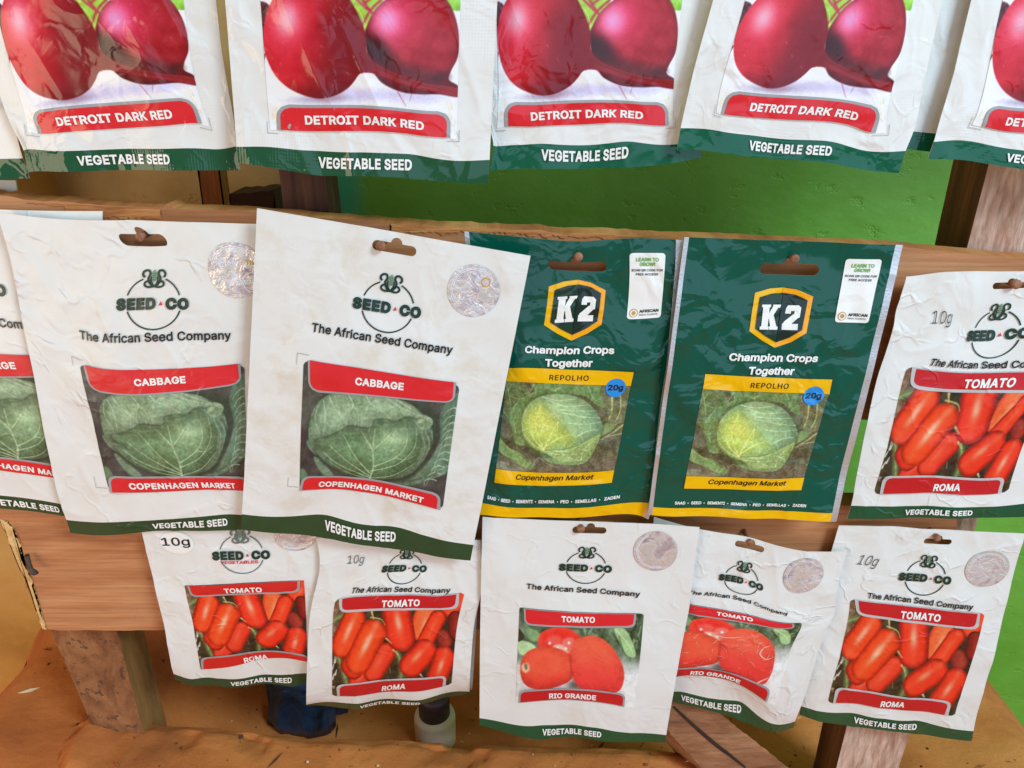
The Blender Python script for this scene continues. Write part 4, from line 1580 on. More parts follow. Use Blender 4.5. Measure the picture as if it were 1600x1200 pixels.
def beet_packet(corners, anchors, Y0, label, seed, style='gloss', art=True, band='green', **kw):
    D = DES_B
    pk = Packet(D, corners, anchors, Y0, seed=seed, style=style, **kw)
    root, at = root_of(pk, label, 'beetroot seed packets hung along the top')
    A = lambda x, y: D.art(*zB2(x, y))
    ps = D.pos
    pouch(pk, root, ((D.W / 2, D.H - .009), 0.0205, 0.0047, 0.0026, 0.0), std_mats(pk, band), (ps['bandL'][1], ps['bandR'][1]))
    if art:
        pl = ps['pLm'] + (ps['pLm'] - ps['pBL']) * (560 / 722)
        pr = ps['pRm'] + (ps['pRm'] - ps['pBR']) * (560 / 772)
        picture(pk, root, PIC['beet'], (pl, pr, ps['pBR'], ps['pBL']), 0.0)
        o = [A(295, 578), A(1262, 618), A(1258, 764), A(298, 720)]
        i = [A(316, 596), A(1242, 634), A(1236, 763), A(318, 720)]
        banner(pk, root, 'variety_banner', o, i, .0055, 0, 'DETROIT DARK RED', A(455, 688), A(1113, 720), capdist(D, zB2, (784, 700), 46))
        s = Shape()
        s.text('VEGETABLE SEED', ps['vegA'], ps['vegB'], D.band * .43, 'letter', .033, sp=1.06)
        put(pk, 'footer_lettering', s, root)
        crop_mark(pk, root, ps['pBL'] + [-.0012, -.0012], 1, 1, .005)
        crop_mark(pk, root, ps['pBR'] + [.0012, -.0012], -1, 1, .005)
    settle(root, at)
    return pk, root


def k2_packet(corners, anchors, Y0, label, seed, style='foil', **kw):
    D = DES_K
    pk = Packet(D, corners, anchors, Y0, seed=seed, style=style, **kw)
    root, at = root_of(pk, label, 'green cabbage seed sachets on the middle board')
    AC = lambda x, y: D.art(*zC(x, y))
    AD = lambda x, y: D.art(*zD(x, y))
    ps = D.pos
    w = D.W
    cols = [.0022, w - .0085]
    mats = [printed(INK['k2_green'], style, key='k2_green'), printed(INK['yellow'], style, key='yellow'), foil_silver(), foil_silver()]

    def mat_of(cen, mi):
        mi = mi.copy()
        mi[(cen[:, 0] < cols[0]) | (cen[:, 0] > cols[1] + .0045)] = 2
        return mi
    cols[1] = w - .0035
    mat2 = lambda cen, mi: np.where((cen[:, 0] < cols[0]) | (cen[:, 0] > cols[1]), 2, mi)
    c = ps['slot']
    pouch(pk, root, (c, .0285, .0055, .0026, -.0003), mats, (ps['bandL'][1], ps['bandR'][1]), cols, mat2)
    picture(pk, root, PIC['k2'], (ps['yTL'], ps['yTR'], ps['yBR'], ps['yBL']))
    s = Shape()
    s.quad_round(ps['pTL'], ps['pTR'], ps['yTR'], ps['yTL'], 'yellow')
    s.text('REPOLHO', AD(756, 190), AD(1017, 196), capdist(D, zD, (880, 190), 36), 'black', .008, .02, sp=1.12)
    put(pk, 'name_banner', s, root, .0005)
    s = Shape()
    s.quad_round(ps['yBL'], ps['yBR'], ps['pBR'], ps['pBL'], 'yellow')
    s.text('Copenhagen Market', AD(470, 865), AD(1007, 872), capdist(D, zD, (740, 866), 32), 'black', .014, .18)
    put(pk, 'variety_banner', s, root, .0005)
    # shield
    s = Shape()
    outer = [(645, 408), (735, 382), (812, 377), (890, 388), (990, 430), (968, 540), (946, 643), (850, 695), (755, 727), (680, 685), (608, 632), (625, 520)]
    cc = np.array([798, 545.])
    inner = [tuple(cc + (np.array(q) - cc) * .82) for q in outer]
    s.poly(D.arts(outer, zC), 'yellow')
    s.poly(D.arts([(812, 379), (890, 388), (990, 430), (968, 540), (946, 643), (850, 695), (755, 725), (790, 560)], zC), 'orange', .00007)
    s.poly(D.arts(inner, zC), 'shield_dark', .0002)
    half = [(812 * 1.0, 410), (885, 418), (955, 450), (938, 540), (918, 625), (840, 667), (762, 693)]
    s.poly(D.arts(half, zC), 'shield_darker', .0003)
    # slab letter K and figure 2
    K = [[(693, 475), (731, 475), (712, 617), (674, 617)], [(755, 475), (792, 475), (742, 548), (718, 560), (722, 530)], [(722, 548), (750, 530), (768, 617), (730, 617)],
         [(685, 475), (738, 475), (736, 490), (683, 490)], [(668, 602), (720, 602), (718, 620), (666, 620)], [(750, 475), (797, 475), (790, 492), (750, 492)], [(722, 602), (772, 602), (770, 620), (722, 620)]]
    for q in K:
        s.poly(D.arts(q, zC), 'letter', .00042)
    two = [[(838, 478), (900, 478), (916, 494), (912, 512), (822, 512), (825, 494)], [(880, 496), (915, 496), (906, 550), (868, 562), (872, 540)], [(905, 545), (842, 598), (800, 598), (806, 578), (868, 532)],
           [(800, 585), (894, 588), (889, 623), (795, 620)], [(822, 505), (856, 507), (853, 528), (819, 527)]]
    for q in two:
        s.poly(D.arts(q, zC), 'letter', .00045)
    put(pk, 'shield_emblem', s, root, .0003)
    s = Shape()
    s.text('Champion Crops', AC(483, 800), AC(1007, 808), capdist(D, zC, (745, 800), 42), 'letter', .030, .03)
    s.text('Together', AC(595, 880), AC(867, 884), capdist(D, zC, (730, 880), 44), 'letter', .030, .03)
    put(pk, 'slogan', s, root, .0004)
    s = Shape()
    s.poly(ring_arc(ps['oz'], .0052, .0052, 0, 6.15, 40), 'blue')
    s.text('20g', AD(1137, 262), AD(1245, 264), capdist(D, zD, (1190, 262), 38), 'black', .028)
    put(pk, 'weight_sticker', s, root, .00065)
    s = Shape()
    words = ['SAAD', 'SEED', 'SEMENTI', 'SEMENA', 'PEO', 'SEMILLAS', 'ZADEN']
    xs = [(237, 310), (350, 422), (464, 586), (626, 738), (778, 832), (874, 1008), (1056, 1147)]
    for wd, (x0, x1) in zip(words, xs):
        f0, f1 = (x0 - 237) / 910, (x1 - 237) / 910
        s.text(wd, AD(x0, 1003 + 24 * f0), AD(x1, 1003 + 24 * f1), capdist(D, zD, (700, 1010), 19), 'letter', .03)
        if wd != 'ZADEN':
            s.poly(D.arts([(x1 + 18, 994 + 24 * f1), (x1 + 25, 994 + 24 * f1), (x1 + 25, 1000 + 24 * f1), (x1 + 18, 1000 + 24 * f1)], zD), 'letter')
    put(pk, 'footer_lettering', s, root, .0004)
    # white information label (its square code is left blank)
    s = Shape()
    s.quad_round(ps['qTL'], ps['qTR'], ps['qBR'], ps['qBL'], 'letter', .0015, .0015)
    tx = lambda t, x0, x1, y, h, ink, b=.02: s.text(t, lr(lr(ps['qTL'], ps['qBL'], y), lr(ps['qTR'], ps['qBR'], y), x0), lr(lr(ps['qTL'], ps['qBL'], y), lr(ps['qTR'], ps['qBR'], y), x1), h, ink, b)
    tx('LEARN TO', .18, .82, .125, .0017, 'lime', .03)
    tx('GROW!', .28, .72, .195, .0017, 'lime', .03)
    tx('SCAN QR CODE FOR', .05, .95, .275, .00105, 'dark_grey')
    tx('FREE ACCESS', .18, .82, .335, .00105, 'dark_grey')
    tx('AFRICAN', .36, .92, .895, .0014, 'black', .03)
    tx('Seeds Academy', .36, .90, .945, .0009, 'dark_grey', .005)
    ctr = lr(lr(ps['qTL'], ps['qBL'], .9), lr(ps['qTR'], ps['qBR'], .9), .19)
    s.poly(ring_arc(ctr, .0021, .0021, 0, 6.1, 30), 'gold', .0001)
    s.poly(ring_arc(ctr, .0017, .0017, 0, 6.1, 30), 'letter', .00015)
    s.poly(ring_arc(ctr, .0010, .0011, 0, 6.1, 24), 'gold', .0002)
    put(pk, 'information_label', s, root, .0004)
    settle(root, at)
    return pk, root


# ---------------------------------------------------------------- the setting: wall, floor, boards, posts
def extrude(name, pts, Y, thick, mats, seed=0, jag=0.0, step=0.004, parent=None, dy=0.0, side_mat=None):
    """board cut to an outline given on the plane y=Y, going back by thick; edges roughened"""
    out = []
    rnd = random.Random(seed)
    m = len(pts)
    for i in range(m):
        a, b, = np.array(pts[i][:2], float), np.array(pts[(i + 1) % m][:2], float)
        j = pts[i][2] if len(pts[i]) > 2 else jag
        n = max(1, int(np.hypot(*(b - a)) / step))
        nn = np.array([-(b - a)[1], (b - a)[0]]) / (np.hypot(*(b - a)) + 1e-9)
        for k in range(n):
            t = k / n
            off = 0 if k == 0 else j * (fbm(np.array([(t * n) * .35]), np.array([i * 3.3]), seed + i, 4)[0] - .5) * 2 + j * .3 * rnd.uniform(-1, 1)
            out.append(a + (b - a) * t + nn * off)
    o2 = np.array(out)
    bm = bmesh.new()
    f = [bm.verts.new((x, Y, z)) for x, z in o2]
    g = [bm.verts.new((x + 0.0, Y + thick, z + dy)) for x, z in o2]
    n = len(f)
    ar = np.sum(o2[:, 0] * np.roll(o2[:, 1], -1) - np.roll(o2[:, 0], -1) * o2[:, 1])
    if ar < 0:
        f, g = f[::-1], g[::-1]
    fr = bm.faces.new(f)
    bk = bm.faces.new(g[::-1])
    for i in range(n):
        j = (i + 1) % n
        q = bm.faces.new((f[j], f[i], g[i], g[j]))
        q.material_index = side_mat or 0
    bmesh.ops.triangulate(bm, faces=[fr, bk])
    bmesh.ops.recalc_face_normals(bm, faces=bm.faces)
    me = bpy.data.meshes.new(name)
    bm.to_mesh(me)
    bm.free()
    for q in mats:
        me.materials.append(q)
    o = bpy.data.objects.new(name, me)
    COL.objects.link(o)
    if parent:
        o.parent = parent
    return o


def px_outline(pts, Y):
    o = []
    for p in pts:
        q = unproj(p[:2], Y)[0]
        o.append((q[0], q[1]) + tuple(p[2:]))
    return o


plywood = rough_mat('plywood_face', [(.30, (162, 98, 56)), (.5, (198, 132, 84)), (.72, (216, 158, 110))], (1.2, 6, 9), 5, 9, .7, .25, .0012, .8, spots=(60, .62, .72, (104, 62, 40), .5), fiber=((14, 60, 420), .30))
torn = rough_mat('torn_wood_edge', [(.32, (150, 86, 44)), (.5, (196, 124, 66)), (.7, (222, 164, 100))], (3, 1, 30), 9, 8, .85, .6, .002, .6)
post_wood = rough_mat('post_wood', [(.3, (84, 48, 26)), (.5, (112, 70, 38)), (.7, (132, 88, 50))], (30, 30, 2), 4, 8, .75, .4, .002, .5, fiber=((420, 420, 16), .35))
post_raw = rough_mat('sawn_post_face', [(.3, (184, 128, 104)), (.5, (220, 182, 160)), (.7, (236, 212, 194))], (22, 22, 4), 5, 9, .9, .7, .002, 1.2, fiber=((300, 300, 60), .40))
post_dark = rough_mat('dark_post_wood', [(.3, (72, 42, 32)), (.5, (98, 60, 46)), (.7, (116, 76, 58))], (26, 26, 2.5), 4, 8, .85, .4, .002, .5, fiber=((400, 400, 16), .35))
speck_wood = rough_mat('dirty_post_wood', [(.32, (112, 66, 36)), (.5, (152, 98, 58)), (.7, (178, 124, 80))], (9, 9, 5), 8, 9, .95, .9, .003, .5, spots=(150, .57, .62, (74, 52, 40), .75))
moss_wood = rough_mat('yellow_post_side', [(.3, (112, 74, 32)), (.5, (144, 98, 46)), (.7, (164, 116, 60))], (10, 10, 3), 6, 8, .9, .5, .002, .5)
clay = rough_mat('clay_earth', [(.28, (166, 92, 44)), (.5, (208, 124, 60)), (.74, (228, 150, 82))], (1, 1, 1), 9, 10, .95, .55, .004, .4, spots=(70, .66, .72, (110, 62, 32), .7), bscale=60)
ochre = rough_mat('ochre_plaster', [(.28, (176, 130, 58)), (.5, (210, 160, 80)), (.74, (228, 184, 110))], (1, 1, 1.4), 6, 8, .9, .45, .004, .4, spots=(20, .6, .75, (140, 96, 40), .5), bscale=30)
plank_wood = rough_mat('weathered_plank', [(.3, (134, 86, 54)), (.5, (166, 114, 76)), (.72, (188, 142, 104))], (6, 20, 20), 5, 9, .85, .5, .002, .6, spots=(50, .64, .72, (96, 60, 40), .5), fiber=((70, 300, 300), .35))


def wall_material():
    m, t, b = nodes('painted_wall')
    L = t.links.new
    tcn = t.nodes.new('ShaderNodeTexCoord')
    sx = t.nodes.new('ShaderNodeSeparateXYZ')
    L(tcn.outputs['Object'], sx.inputs[0])
    n = N(t, 'ShaderNodeTexNoise', Scale=7.0, Detail=6.0, Roughness=.6)
    L(tcn.outputs['Object'], n.inputs['Vector'])
    r = t.nodes.new('ShaderNodeValToRGB')
    el = r.color_ramp.elements
    el[0].position, el[0].color = .3, (*lin((98, 164, 42)), 1)
    el[1].position, el[1].color = .7, (*lin((122, 188, 70)), 1)
    L(n.outputs['Fac'], r.inputs[0])
    # unpainted mud to the left, then a teal strip, then green paint
    ns = N(t, 'ShaderNodeTexNoise', Scale=14.0, Detail=5.0)
    L(tcn.outputs['Object'], ns.inputs['Vector'])
    mr = t.nodes.new('ShaderNodeValToRGB')
    q = mr.color_ramp.elements
    q[0].position, q[0].color = .3, (*lin((164, 134, 74)), 1)
    q[1].position, q[1].color = .7, (*lin((206, 176, 116)), 1)
    L(ns.outputs['Fac'], mr.inputs[0])

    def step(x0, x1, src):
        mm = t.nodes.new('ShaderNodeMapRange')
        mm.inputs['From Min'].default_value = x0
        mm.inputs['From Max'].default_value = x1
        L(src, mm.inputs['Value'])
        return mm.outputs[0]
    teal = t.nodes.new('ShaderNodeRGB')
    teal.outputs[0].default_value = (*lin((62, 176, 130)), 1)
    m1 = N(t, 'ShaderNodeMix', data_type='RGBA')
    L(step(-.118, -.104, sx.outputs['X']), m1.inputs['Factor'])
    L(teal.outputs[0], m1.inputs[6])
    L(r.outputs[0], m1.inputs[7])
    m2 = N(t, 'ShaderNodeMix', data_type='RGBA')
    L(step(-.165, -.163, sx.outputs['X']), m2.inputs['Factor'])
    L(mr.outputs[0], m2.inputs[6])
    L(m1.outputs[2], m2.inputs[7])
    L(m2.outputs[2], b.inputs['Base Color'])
    b.inputs['Roughness'].default_value = .55
    n2 = N(t, 'ShaderNodeTexNoise', Scale=34.0, Detail=5.0, Roughness=.5)
    mp = t.nodes.new('ShaderNodeMapping')
    mp.inputs['Rotation'].default_value = (0, R(-25), 0)
    mp.inputs['Scale'].default_value = (.85, 1, 1.2)
    L(tcn.outputs['Object'], mp.inputs[0])
    L(mp.outputs[0], n2.inputs['Vector'])
    pit = N(t, 'ShaderNodeTexNoise', Scale=60.0, Detail=4.0, Roughness=.6)
    L(mp.outputs[0], pit.inputs['Vector'])
    pr = t.nodes.new('ShaderNodeValToRGB')
    pr.color_ramp.elements[0].position = .30
    pr.color_ramp.elements[1].position = .40
    L(pit.outputs['Fac'], pr.inputs[0])
    ad = N(t, 'ShaderNodeMath', operation='MULTIPLY_ADD')
    L(pr.outputs[0], ad.inputs[0])
    ad.inputs[1].default_value = .35
    L(n2.outputs['Fac'], ad.inputs[2])
    bp = N(t, 'ShaderNodeBump', Strength=.55, Distance=.004)
    L(ad.outputs[0], bp.inputs['Height'])
    L(bp.outputs[0], b.inputs['Normal'])
    return m


def grid_mesh(name, xs, ys, fn, mats, **kw):
    X, Yg = np.meshgrid(xs, ys)
    v = fn(X.ravel(), Yg.ravel())
    nx, ny = len(xs), len(ys)
    ii, jj = np.meshgrid(np.arange(nx - 1), np.arange(ny - 1))
    ii, jj = ii.ravel(), jj.ravel()
    F = np.stack([jj * nx + ii, jj * nx + ii + 1, (jj + 1) * nx + ii + 1, (jj + 1) * nx + ii], 1)
    return link_mesh(name, v, F, mats, **kw)


WY = 0.20
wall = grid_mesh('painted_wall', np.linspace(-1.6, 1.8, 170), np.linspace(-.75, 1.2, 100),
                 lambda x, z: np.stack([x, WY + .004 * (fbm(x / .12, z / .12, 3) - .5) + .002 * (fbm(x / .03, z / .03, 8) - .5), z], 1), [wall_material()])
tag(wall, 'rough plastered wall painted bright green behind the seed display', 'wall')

# clay floor behind and below the boards, and the raised clay ledge in front
def floor_z(x, y):
    z = -.335 + .068 * sstep(-.18, -.30, x) - .02 * sstep(.05, .2, x) - .19 * sstep(.40, .60, x) - .12 * sstep(-.36, -.46, x)
    z = z + .05 * sstep(.10, .20, y) * (1 - sstep(.15, .38, x))
    return z + .012 * (fbm(x / .07, y / .07, 5) - .5) + .004 * (fbm(x / .018, y / .018, 9) - .5)


fl = grid_mesh('clay_floor', np.linspace(-1.3, 1.5, 300), np.linspace(-1.2, .22, 170), lambda x, y: np.stack([x, y, floor_z(x, y) - .10 * sstep(-.02, -.12, y)], 1), [clay])
tag(fl, 'uneven brown clay ground below the boards', 'ground', kind='structure')

LEDGE = [(-260, 1262), (-120, 1238), (0, 1190), (60, 1155), (150, 1106), (200, 1121), (330, 1133), (480, 1145), (760, 1157), (1040, 1166), (1160, 1180), (1300, 1225), (1500, 1330)]
LP = np.array([unproj(p, .03)[0] for p in LEDGE])


def ledge(x, s):
    zt = np.interp(x, LP[:, 0], LP[:, 1])
    # s: 0 back foot, up the back face, over the top, down the front
    prof = np.array([(.045, -.16), (.036, -.03), (.030, -.004), (.022, .0), (-.06, -.004), (-.13, -.010), (-.16, -.03), (-.18, -.20)])
    k = np.clip(s, 0, 1) * (len(prof) - 1)
    y = np.interp(k, np.arange(len(prof)), prof[:, 0])
    dz = np.interp(k, np.arange(len(prof)), prof[:, 1])
    n = .0035 * (fbm(x / .05, y / .04 + 9, 4) - .5) + .0032 * (fbm(x / .014, y / .012, 6) - .5) - .004 * sstep(.62, .75, fbm(x / .02, y / .02, 31, 2))
    return np.stack([x, y + .004 * (fbm(x / .04, s * 2, 12) - .5), zt + dz + n], 1)


lg = grid_mesh('clay_ledge', np.linspace(-.46, .42, 260), np.linspace(1, 0, 120), ledge, [clay])
tag(lg, 'smooth clay ledge along the bottom of the view', 'ledge', kind='structure')

lw = grid_mesh('ochre_wall', np.linspace(-.95, -.30, 70), np.linspace(-.40, .14, 60),
               lambda x, z: np.stack([x, .13 + .01 * (fbm(x / .1, z / .1, 2) - .5) + .25 * sstep(-.345, -.30, x), z], 1), [ochre])
tag(lw, 'low yellow ochre mud wall left of the lower board', 'wall')

def grit():
    rnd = random.Random(21)
    v, f, mi = [], [], []
    for k in range(900):
        on = rnd.random() < .55
        x = rnd.uniform(-.44, .40)
        if on:
            y = rnd.uniform(-.12, .024)
            z = float(ledge(np.array([x]), np.array([.40 + (.03 - y) / .16 * .3]))[0][2]) - .001
            z = float(np.interp(x, LP[:, 0], LP[:, 1])) + .0006
        else:
            y = rnd.uniform(.03, .19)
            z = float(floor_z(np.array([x]), np.array([y]))[0])
        r = rnd.choice([.0004, .0006, .0008, .0012]) * rnd.uniform(.7, 1.3)
        L_ = r * (rnd.uniform(4, 12) if rnd.random() < .18 else rnd.uniform(1, 1.6))
        a = rnd.uniform(0, 6.28)
        ca, sa = math.cos(a), math.sin(a)
        b = len(v)
        for dx, dy, dz in ((-L_, 0, 0), (0, -r, 0), (L_, 0, 0), (0, r, 0), (0, 0, r * 1.2), (0, 0, -r)):
            dx, dy = dx + rnd.uniform(-.2, .2) * r, dy + rnd.uniform(-.2, .2) * r
            v.append((x + dx * ca - dy * sa, y + dx * sa + dy * ca, z + dz))
        m = rnd.choice([0, 0, 0, 1, 1, 2])
        for q in ((0, 1, 4), (1, 2, 4), (2, 3, 4), (3, 0, 4), (1, 0, 5), (2, 1, 5), (3, 2, 5), (0, 3, 5)):
            f.append(tuple(b + i for i in q))
            mi.append(m)
    mk = lambda n_, a, b: rough_mat(n_, [(.3, a), (.7, b)], (1, 1, 1), 60, 4, .9, .2, .0005)
    o = link_mesh('grit', v, f, [mk('clay_crumb', (120, 72, 36), (176, 112, 60)), mk('dark_crumb', (70, 42, 24), (104, 66, 38)), mk('pale_chip', (206, 180, 140), (232, 212, 178))], mi, smooth=False)
    tag(o, 'loose crumbs, straw and pale chips scattered on the clay', 'grit', kind='stuff')


grit()

# boards ---------------------------------------------------------------------------------
UB = px_outline([(-320, 296, .0012), (0, 305, .0012), (55, 313, .0008), (125, 318, .0006), (250, 325, .0010), (262, 318, .0006), (272, 326, .0008), (330, 328, .001), (520, 342, .001), (640, 350, .001), (760, 358, .001), (900, 364, .0008), (1080, 371, .0006), (1412, 386, .0005), (1600, 404, .0006), (1950, 430, .001), (1930, 640, .001), (1650, 656, .001), (1340, 655, .001), (700, 655, .001), (-300, 660, .001)], 0.0)
ub = extrude('display_board', UB, 0.0, .014, [plywood, torn], 3, side_mat=1)
tag(ub, 'wide brown plywood board with a splintered top edge behind the middle row', 'board')
# paler torn strip along the top of the face
strip = px_outline([(40, 317, .0003), (125, 320.5, .0003), (250, 327.5, .0003), (252, 343, .0012), (225, 341, .003), (160, 338, .003), (118, 334, .003), (95, 322, .001)], -.0006)
st = extrude('torn_patch', strip, -.0006, .0006, [torn], 5, .0012, .0012, parent=ub)
strip = px_outline([(610, 350, .0004), (760, 359.5, .0004), (1060, 371.5, .0004), (1060, 377, .001), (900, 371, .002), (760, 366, .002), (660, 362, .0025), (610, 366, .002)], -.0006)
extrude('torn_patch', strip, -.0006, .0006, [torn], 6, .0012, .0012, parent=ub)

LB = px_outline([(-2, 760, .0), (700, 790, .0), (1240, 790, .0), (1497, 790, .0008), (1492, 850, .001), (1470, 965, .001), (700, 985, .0005), (90, 985, .0006), (66, 982, .0022), (52, 940, .0026), (40, 905, .0028), (22, 868, .0026), (14, 845, .003), (-2, 812, .002)], .002)
lb = extrude('display_board', LB, .002, .014, [plywood, torn], 9, side_mat=1)
tag(lb, 'lower brown plywood board with a splintered broken left end', 'board')
brk = px_outline([(-1, 812, .0008), (14, 845, .0008), (22, 868, .0008), (40, 905, .0008), (52, 940, .0008), (66, 982, .0003), (72, 984, .0008), (58, 940, .001), (46, 900, .0012), (32, 872, .0014), (30, 845, .0014), (12, 815, .001)], .0013)
extrude('torn_patch', brk, .0013, .0006, [rough_mat('splintered_wood', [(.3, (196, 146, 82)), (.5, (222, 178, 112)), (.7, (238, 204, 150))], (20, 1, 20), 9, 6, .9, .6, .001)], 4, .0012, .001, parent=lb)

# upper rail, just out of the picture, that the beetroot packets hang from
rl = extrude('hanging_rail', [(-.75, .262), (.80, .262), (.80, .215), (-.75, .215)], .0, .014, [plywood, torn], 2, .0008, .006, side_mat=1)
tag(rl, 'brown wooden rail above the picture that the beetroot packets hang from', 'rail')


def post(name, x0, x1, xb0, xb1, y0, y1, z0, z1, front, side, label):
    n = 26
    bm = bmesh.new()
    rows = []
    for k in range(n + 1):
        t = k / n
        a, b = x0 + (xb0 - x0) * t, x1 + (xb1 - x1) * t
        z = z1 + (z0 - z1) * t
        j = lambda s: (fbm(np.array([z / .03]), np.array([s * 9.1]), 3)[0] - .5) * .0025
        rows.append([bm.verts.new((a + j(1), y0 + j(2) * .4, z)), bm.verts.new((b + j(3), y0 + j(4) * .4, z)), bm.verts.new((b + j(5), y1, z)), bm.verts.new((a + j(6), y1, z))])
    for k in range(n):
        for i in range(4):
            f = bm.faces.new((rows[k][i], rows[k][(i + 1) % 4], rows[k + 1][(i + 1) % 4], rows[k + 1][i]))
            f.material_index = 0 if i == 0 else 1
    bm.faces.new(rows[0])
    bm.faces.new(rows[-1][::-1])
    bmesh.ops.recalc_face_normals(bm, faces=bm.faces)
    me = bpy.data.meshes.new(name)
    bm.to_mesh(me)
    bm.free()
    me.materials.append(front)
    me.materials.append(side)
    o = bpy.data.objects.new(name, me)
    COL.objects.link(o)
    return tag(o, label, 'post', 'timber posts of the stand')


post('wooden_post', .236, .292, .222, .262, .017, .047, -.45, .40, post_raw, post_wood, 'right hand timber post with a pale rough sawn front above the plum tomato packet')
post('wooden_post', -.117, -.096, -.112, -.088, .018, .046, -.16, .40, post_dark, post_dark, 'dark brown timber post beside the teal strip under the top row')
post('wooden_post', -.292, -.250, -.272, -.249, .018, .046, -.36, -.17, speck_wood, moss_wood, 'short dirty speckled post under the broken end of the lower board')

# thin orange stick and shadowed gap behind the board, left
q0, q1 = P3(326, 250, .12), P3(330, 345, .12)
sk = extrude('wooden_stick', [(q0[0] - .0062, .24), (q0[0] + .0062, .24), (q1[0] + .0068, -.30), (q1[0] - .0068, -.30)], .12, .012, [rough_mat('orange_stick_wood', [(.3, (150, 84, 36)), (.5, (184, 108, 50)), (.7, (198, 128, 66))], (30, 30, 2), 5, 7, .8, .4, .002)], 8, .0012)
tag(sk, 'thin orange brown stick standing behind the board under the first beetroot packet', 'stick')
hb = px_outline([(352, 306, .002), (428, 296, .002), (432, 352, .0), (345, 352, .0)], .15)  # shade of the gap put in as a solid dark brown block
bb = extrude('gap_shade_block', hb, .15, .03, [rough_mat('gap_shade', [(.3, (54, 34, 24)), (.6, (84, 54, 38)), (.8, (98, 66, 44))], (4, 4, 20), 6, 6, .9, .4, .003)], 7, .002)
tag(bb, 'dark brown block standing for the shadowed gap behind the board beside the brown post', 'shade block')

# white card tucked behind the board at the left edge
wc = extrude('white_card', px_outline([(-30, 281), (24, 282), (31, 330), (-30, 330)], .016), .016, .0008, [rough_mat('white_card_stock', [(.3, (222, 220, 212)), (.7, (238, 236, 230))], (1, 1, 1), 5, 4, .6, .05, .0005)], 1)
tag(wc, 'blank white card corner sticking up behind the board at far left', 'card')

# plank leaning at lower right
PK = px_outline([(1044, 1090, .0008), (1088, 1086, .0008), (1240, 1206, .0008), (1110, 1216, .001), (1041, 1138, .001)], .005)
pl = extrude('wooden_plank', PK, .005, .026, [plank_wood], 12, .0008, .003, dy=-.03)
tag(pl, 'short weathered plank leaning below the round tomato packets', 'plank')
ck = np.array([P3(*p, .0045) for p in smooth_line([(1052, 1104), (1085, 1135), (1120, 1165), (1140, 1180), (1165, 1200)], 5)])
s2 = np.stack([ck[:, 0], ck[:, 2]], 1)
wid = .0007 * np.sin(np.linspace(.3, 2.9, len(s2))) + .0003
vv = np.concatenate([np.stack([s2[:, 0] + wid, np.full(len(s2), .0046), s2[:, 1] + wid], 1), np.stack([s2[:, 0] - wid, np.full(len(s2), .0046), s2[:, 1] - wid], 1)])
m_ = len(s2)
dark_wood = rough_mat('dark_crack', [(.3, (44, 26, 18)), (.7, (70, 42, 28))], (1, 1, 1), 30, 4, 1, .2, .001)
link_mesh('crack', vv, [(m_ + i, m_ + i + 1, i + 1, i) for i in range(m_ - 1)], [dark_wood], parent=pl)


def lathe(name, prof, mat_idx, mats, loc, seg=36, wob=0.0, seed=0, squash=1.0, parent=None):
    v, f, mi = [], [], []
    for k, (r, z) in enumerate(prof):
        for i in range(seg):
            a = 2 * math.pi * i / seg
            n = 1 + wob * (fbm(np.array([a * 1.3 + 5]), np.array([z / .02]), seed)[0] - .5) * math.cos(a / 2) ** 0
            v.append((loc[0] + r * n * math.cos(a), loc[1] + r * n * math.sin(a) * squash, loc[2] + z))
    for k in range(len(prof) - 1):
        for i in range(seg):
            j = (i + 1) % seg
            f.append((k * seg + i, k * seg + j, (k + 1) * seg + j, (k + 1) * seg + i))
            mi.append(mat_idx[k])
    f.append(tuple(range(seg))[::-1])
    mi.append(mat_idx[0])
    f.append(tuple(range((len(prof) - 1) * seg, len(prof) * seg)))
    mi.append(mat_idx[-1])
    return link_mesh(name, v, f, mats, mi, parent)


# cream bottle with a dark cap in the recess
bp = P3(679, 1114, .075)
fz = float(floor_z(np.array([bp[0]]), np.array([.075]))[0]) - .004
cream = rough_mat('cream_plastic', [(.3, (246, 228, 190)), (.6, (252, 240, 216)), (.8, (254, 244, 226))], (1, 1, 1), 25, 6, .5, .1, .0005, spots=(70, .6, .7, (120, 92, 70), .5))
capm = rough_mat('dark_purple_plastic', [(.3, (44, 30, 32)), (.7, (70, 50, 50))], (1, 1, 1), 40, 5, .5, .2, .001)
br = bpy.data.objects.new('bottle', None)
COL.objects.link(br)
tag(br, 'small cream bottle with a dark cap standing on the clay below the plum tomato packet', 'bottle')
hgt = bp[2] - fz
lathe('bottle_body', [(.0135, 0), (.0155, .003), (.0158, hgt * .6), (.0158, hgt - .004), (.0148, hgt)], [0] * 4, [cream], (bp[0], .075, fz), parent=br)
lathe('bottle_cap', [(.0118, 0), (.0120, .016), (.0112, .020), (.004, .0205)], [0] * 3, [capm], (bp[0], .075, fz + hgt), parent=br)
s = [(a, .0001) for a in ()]

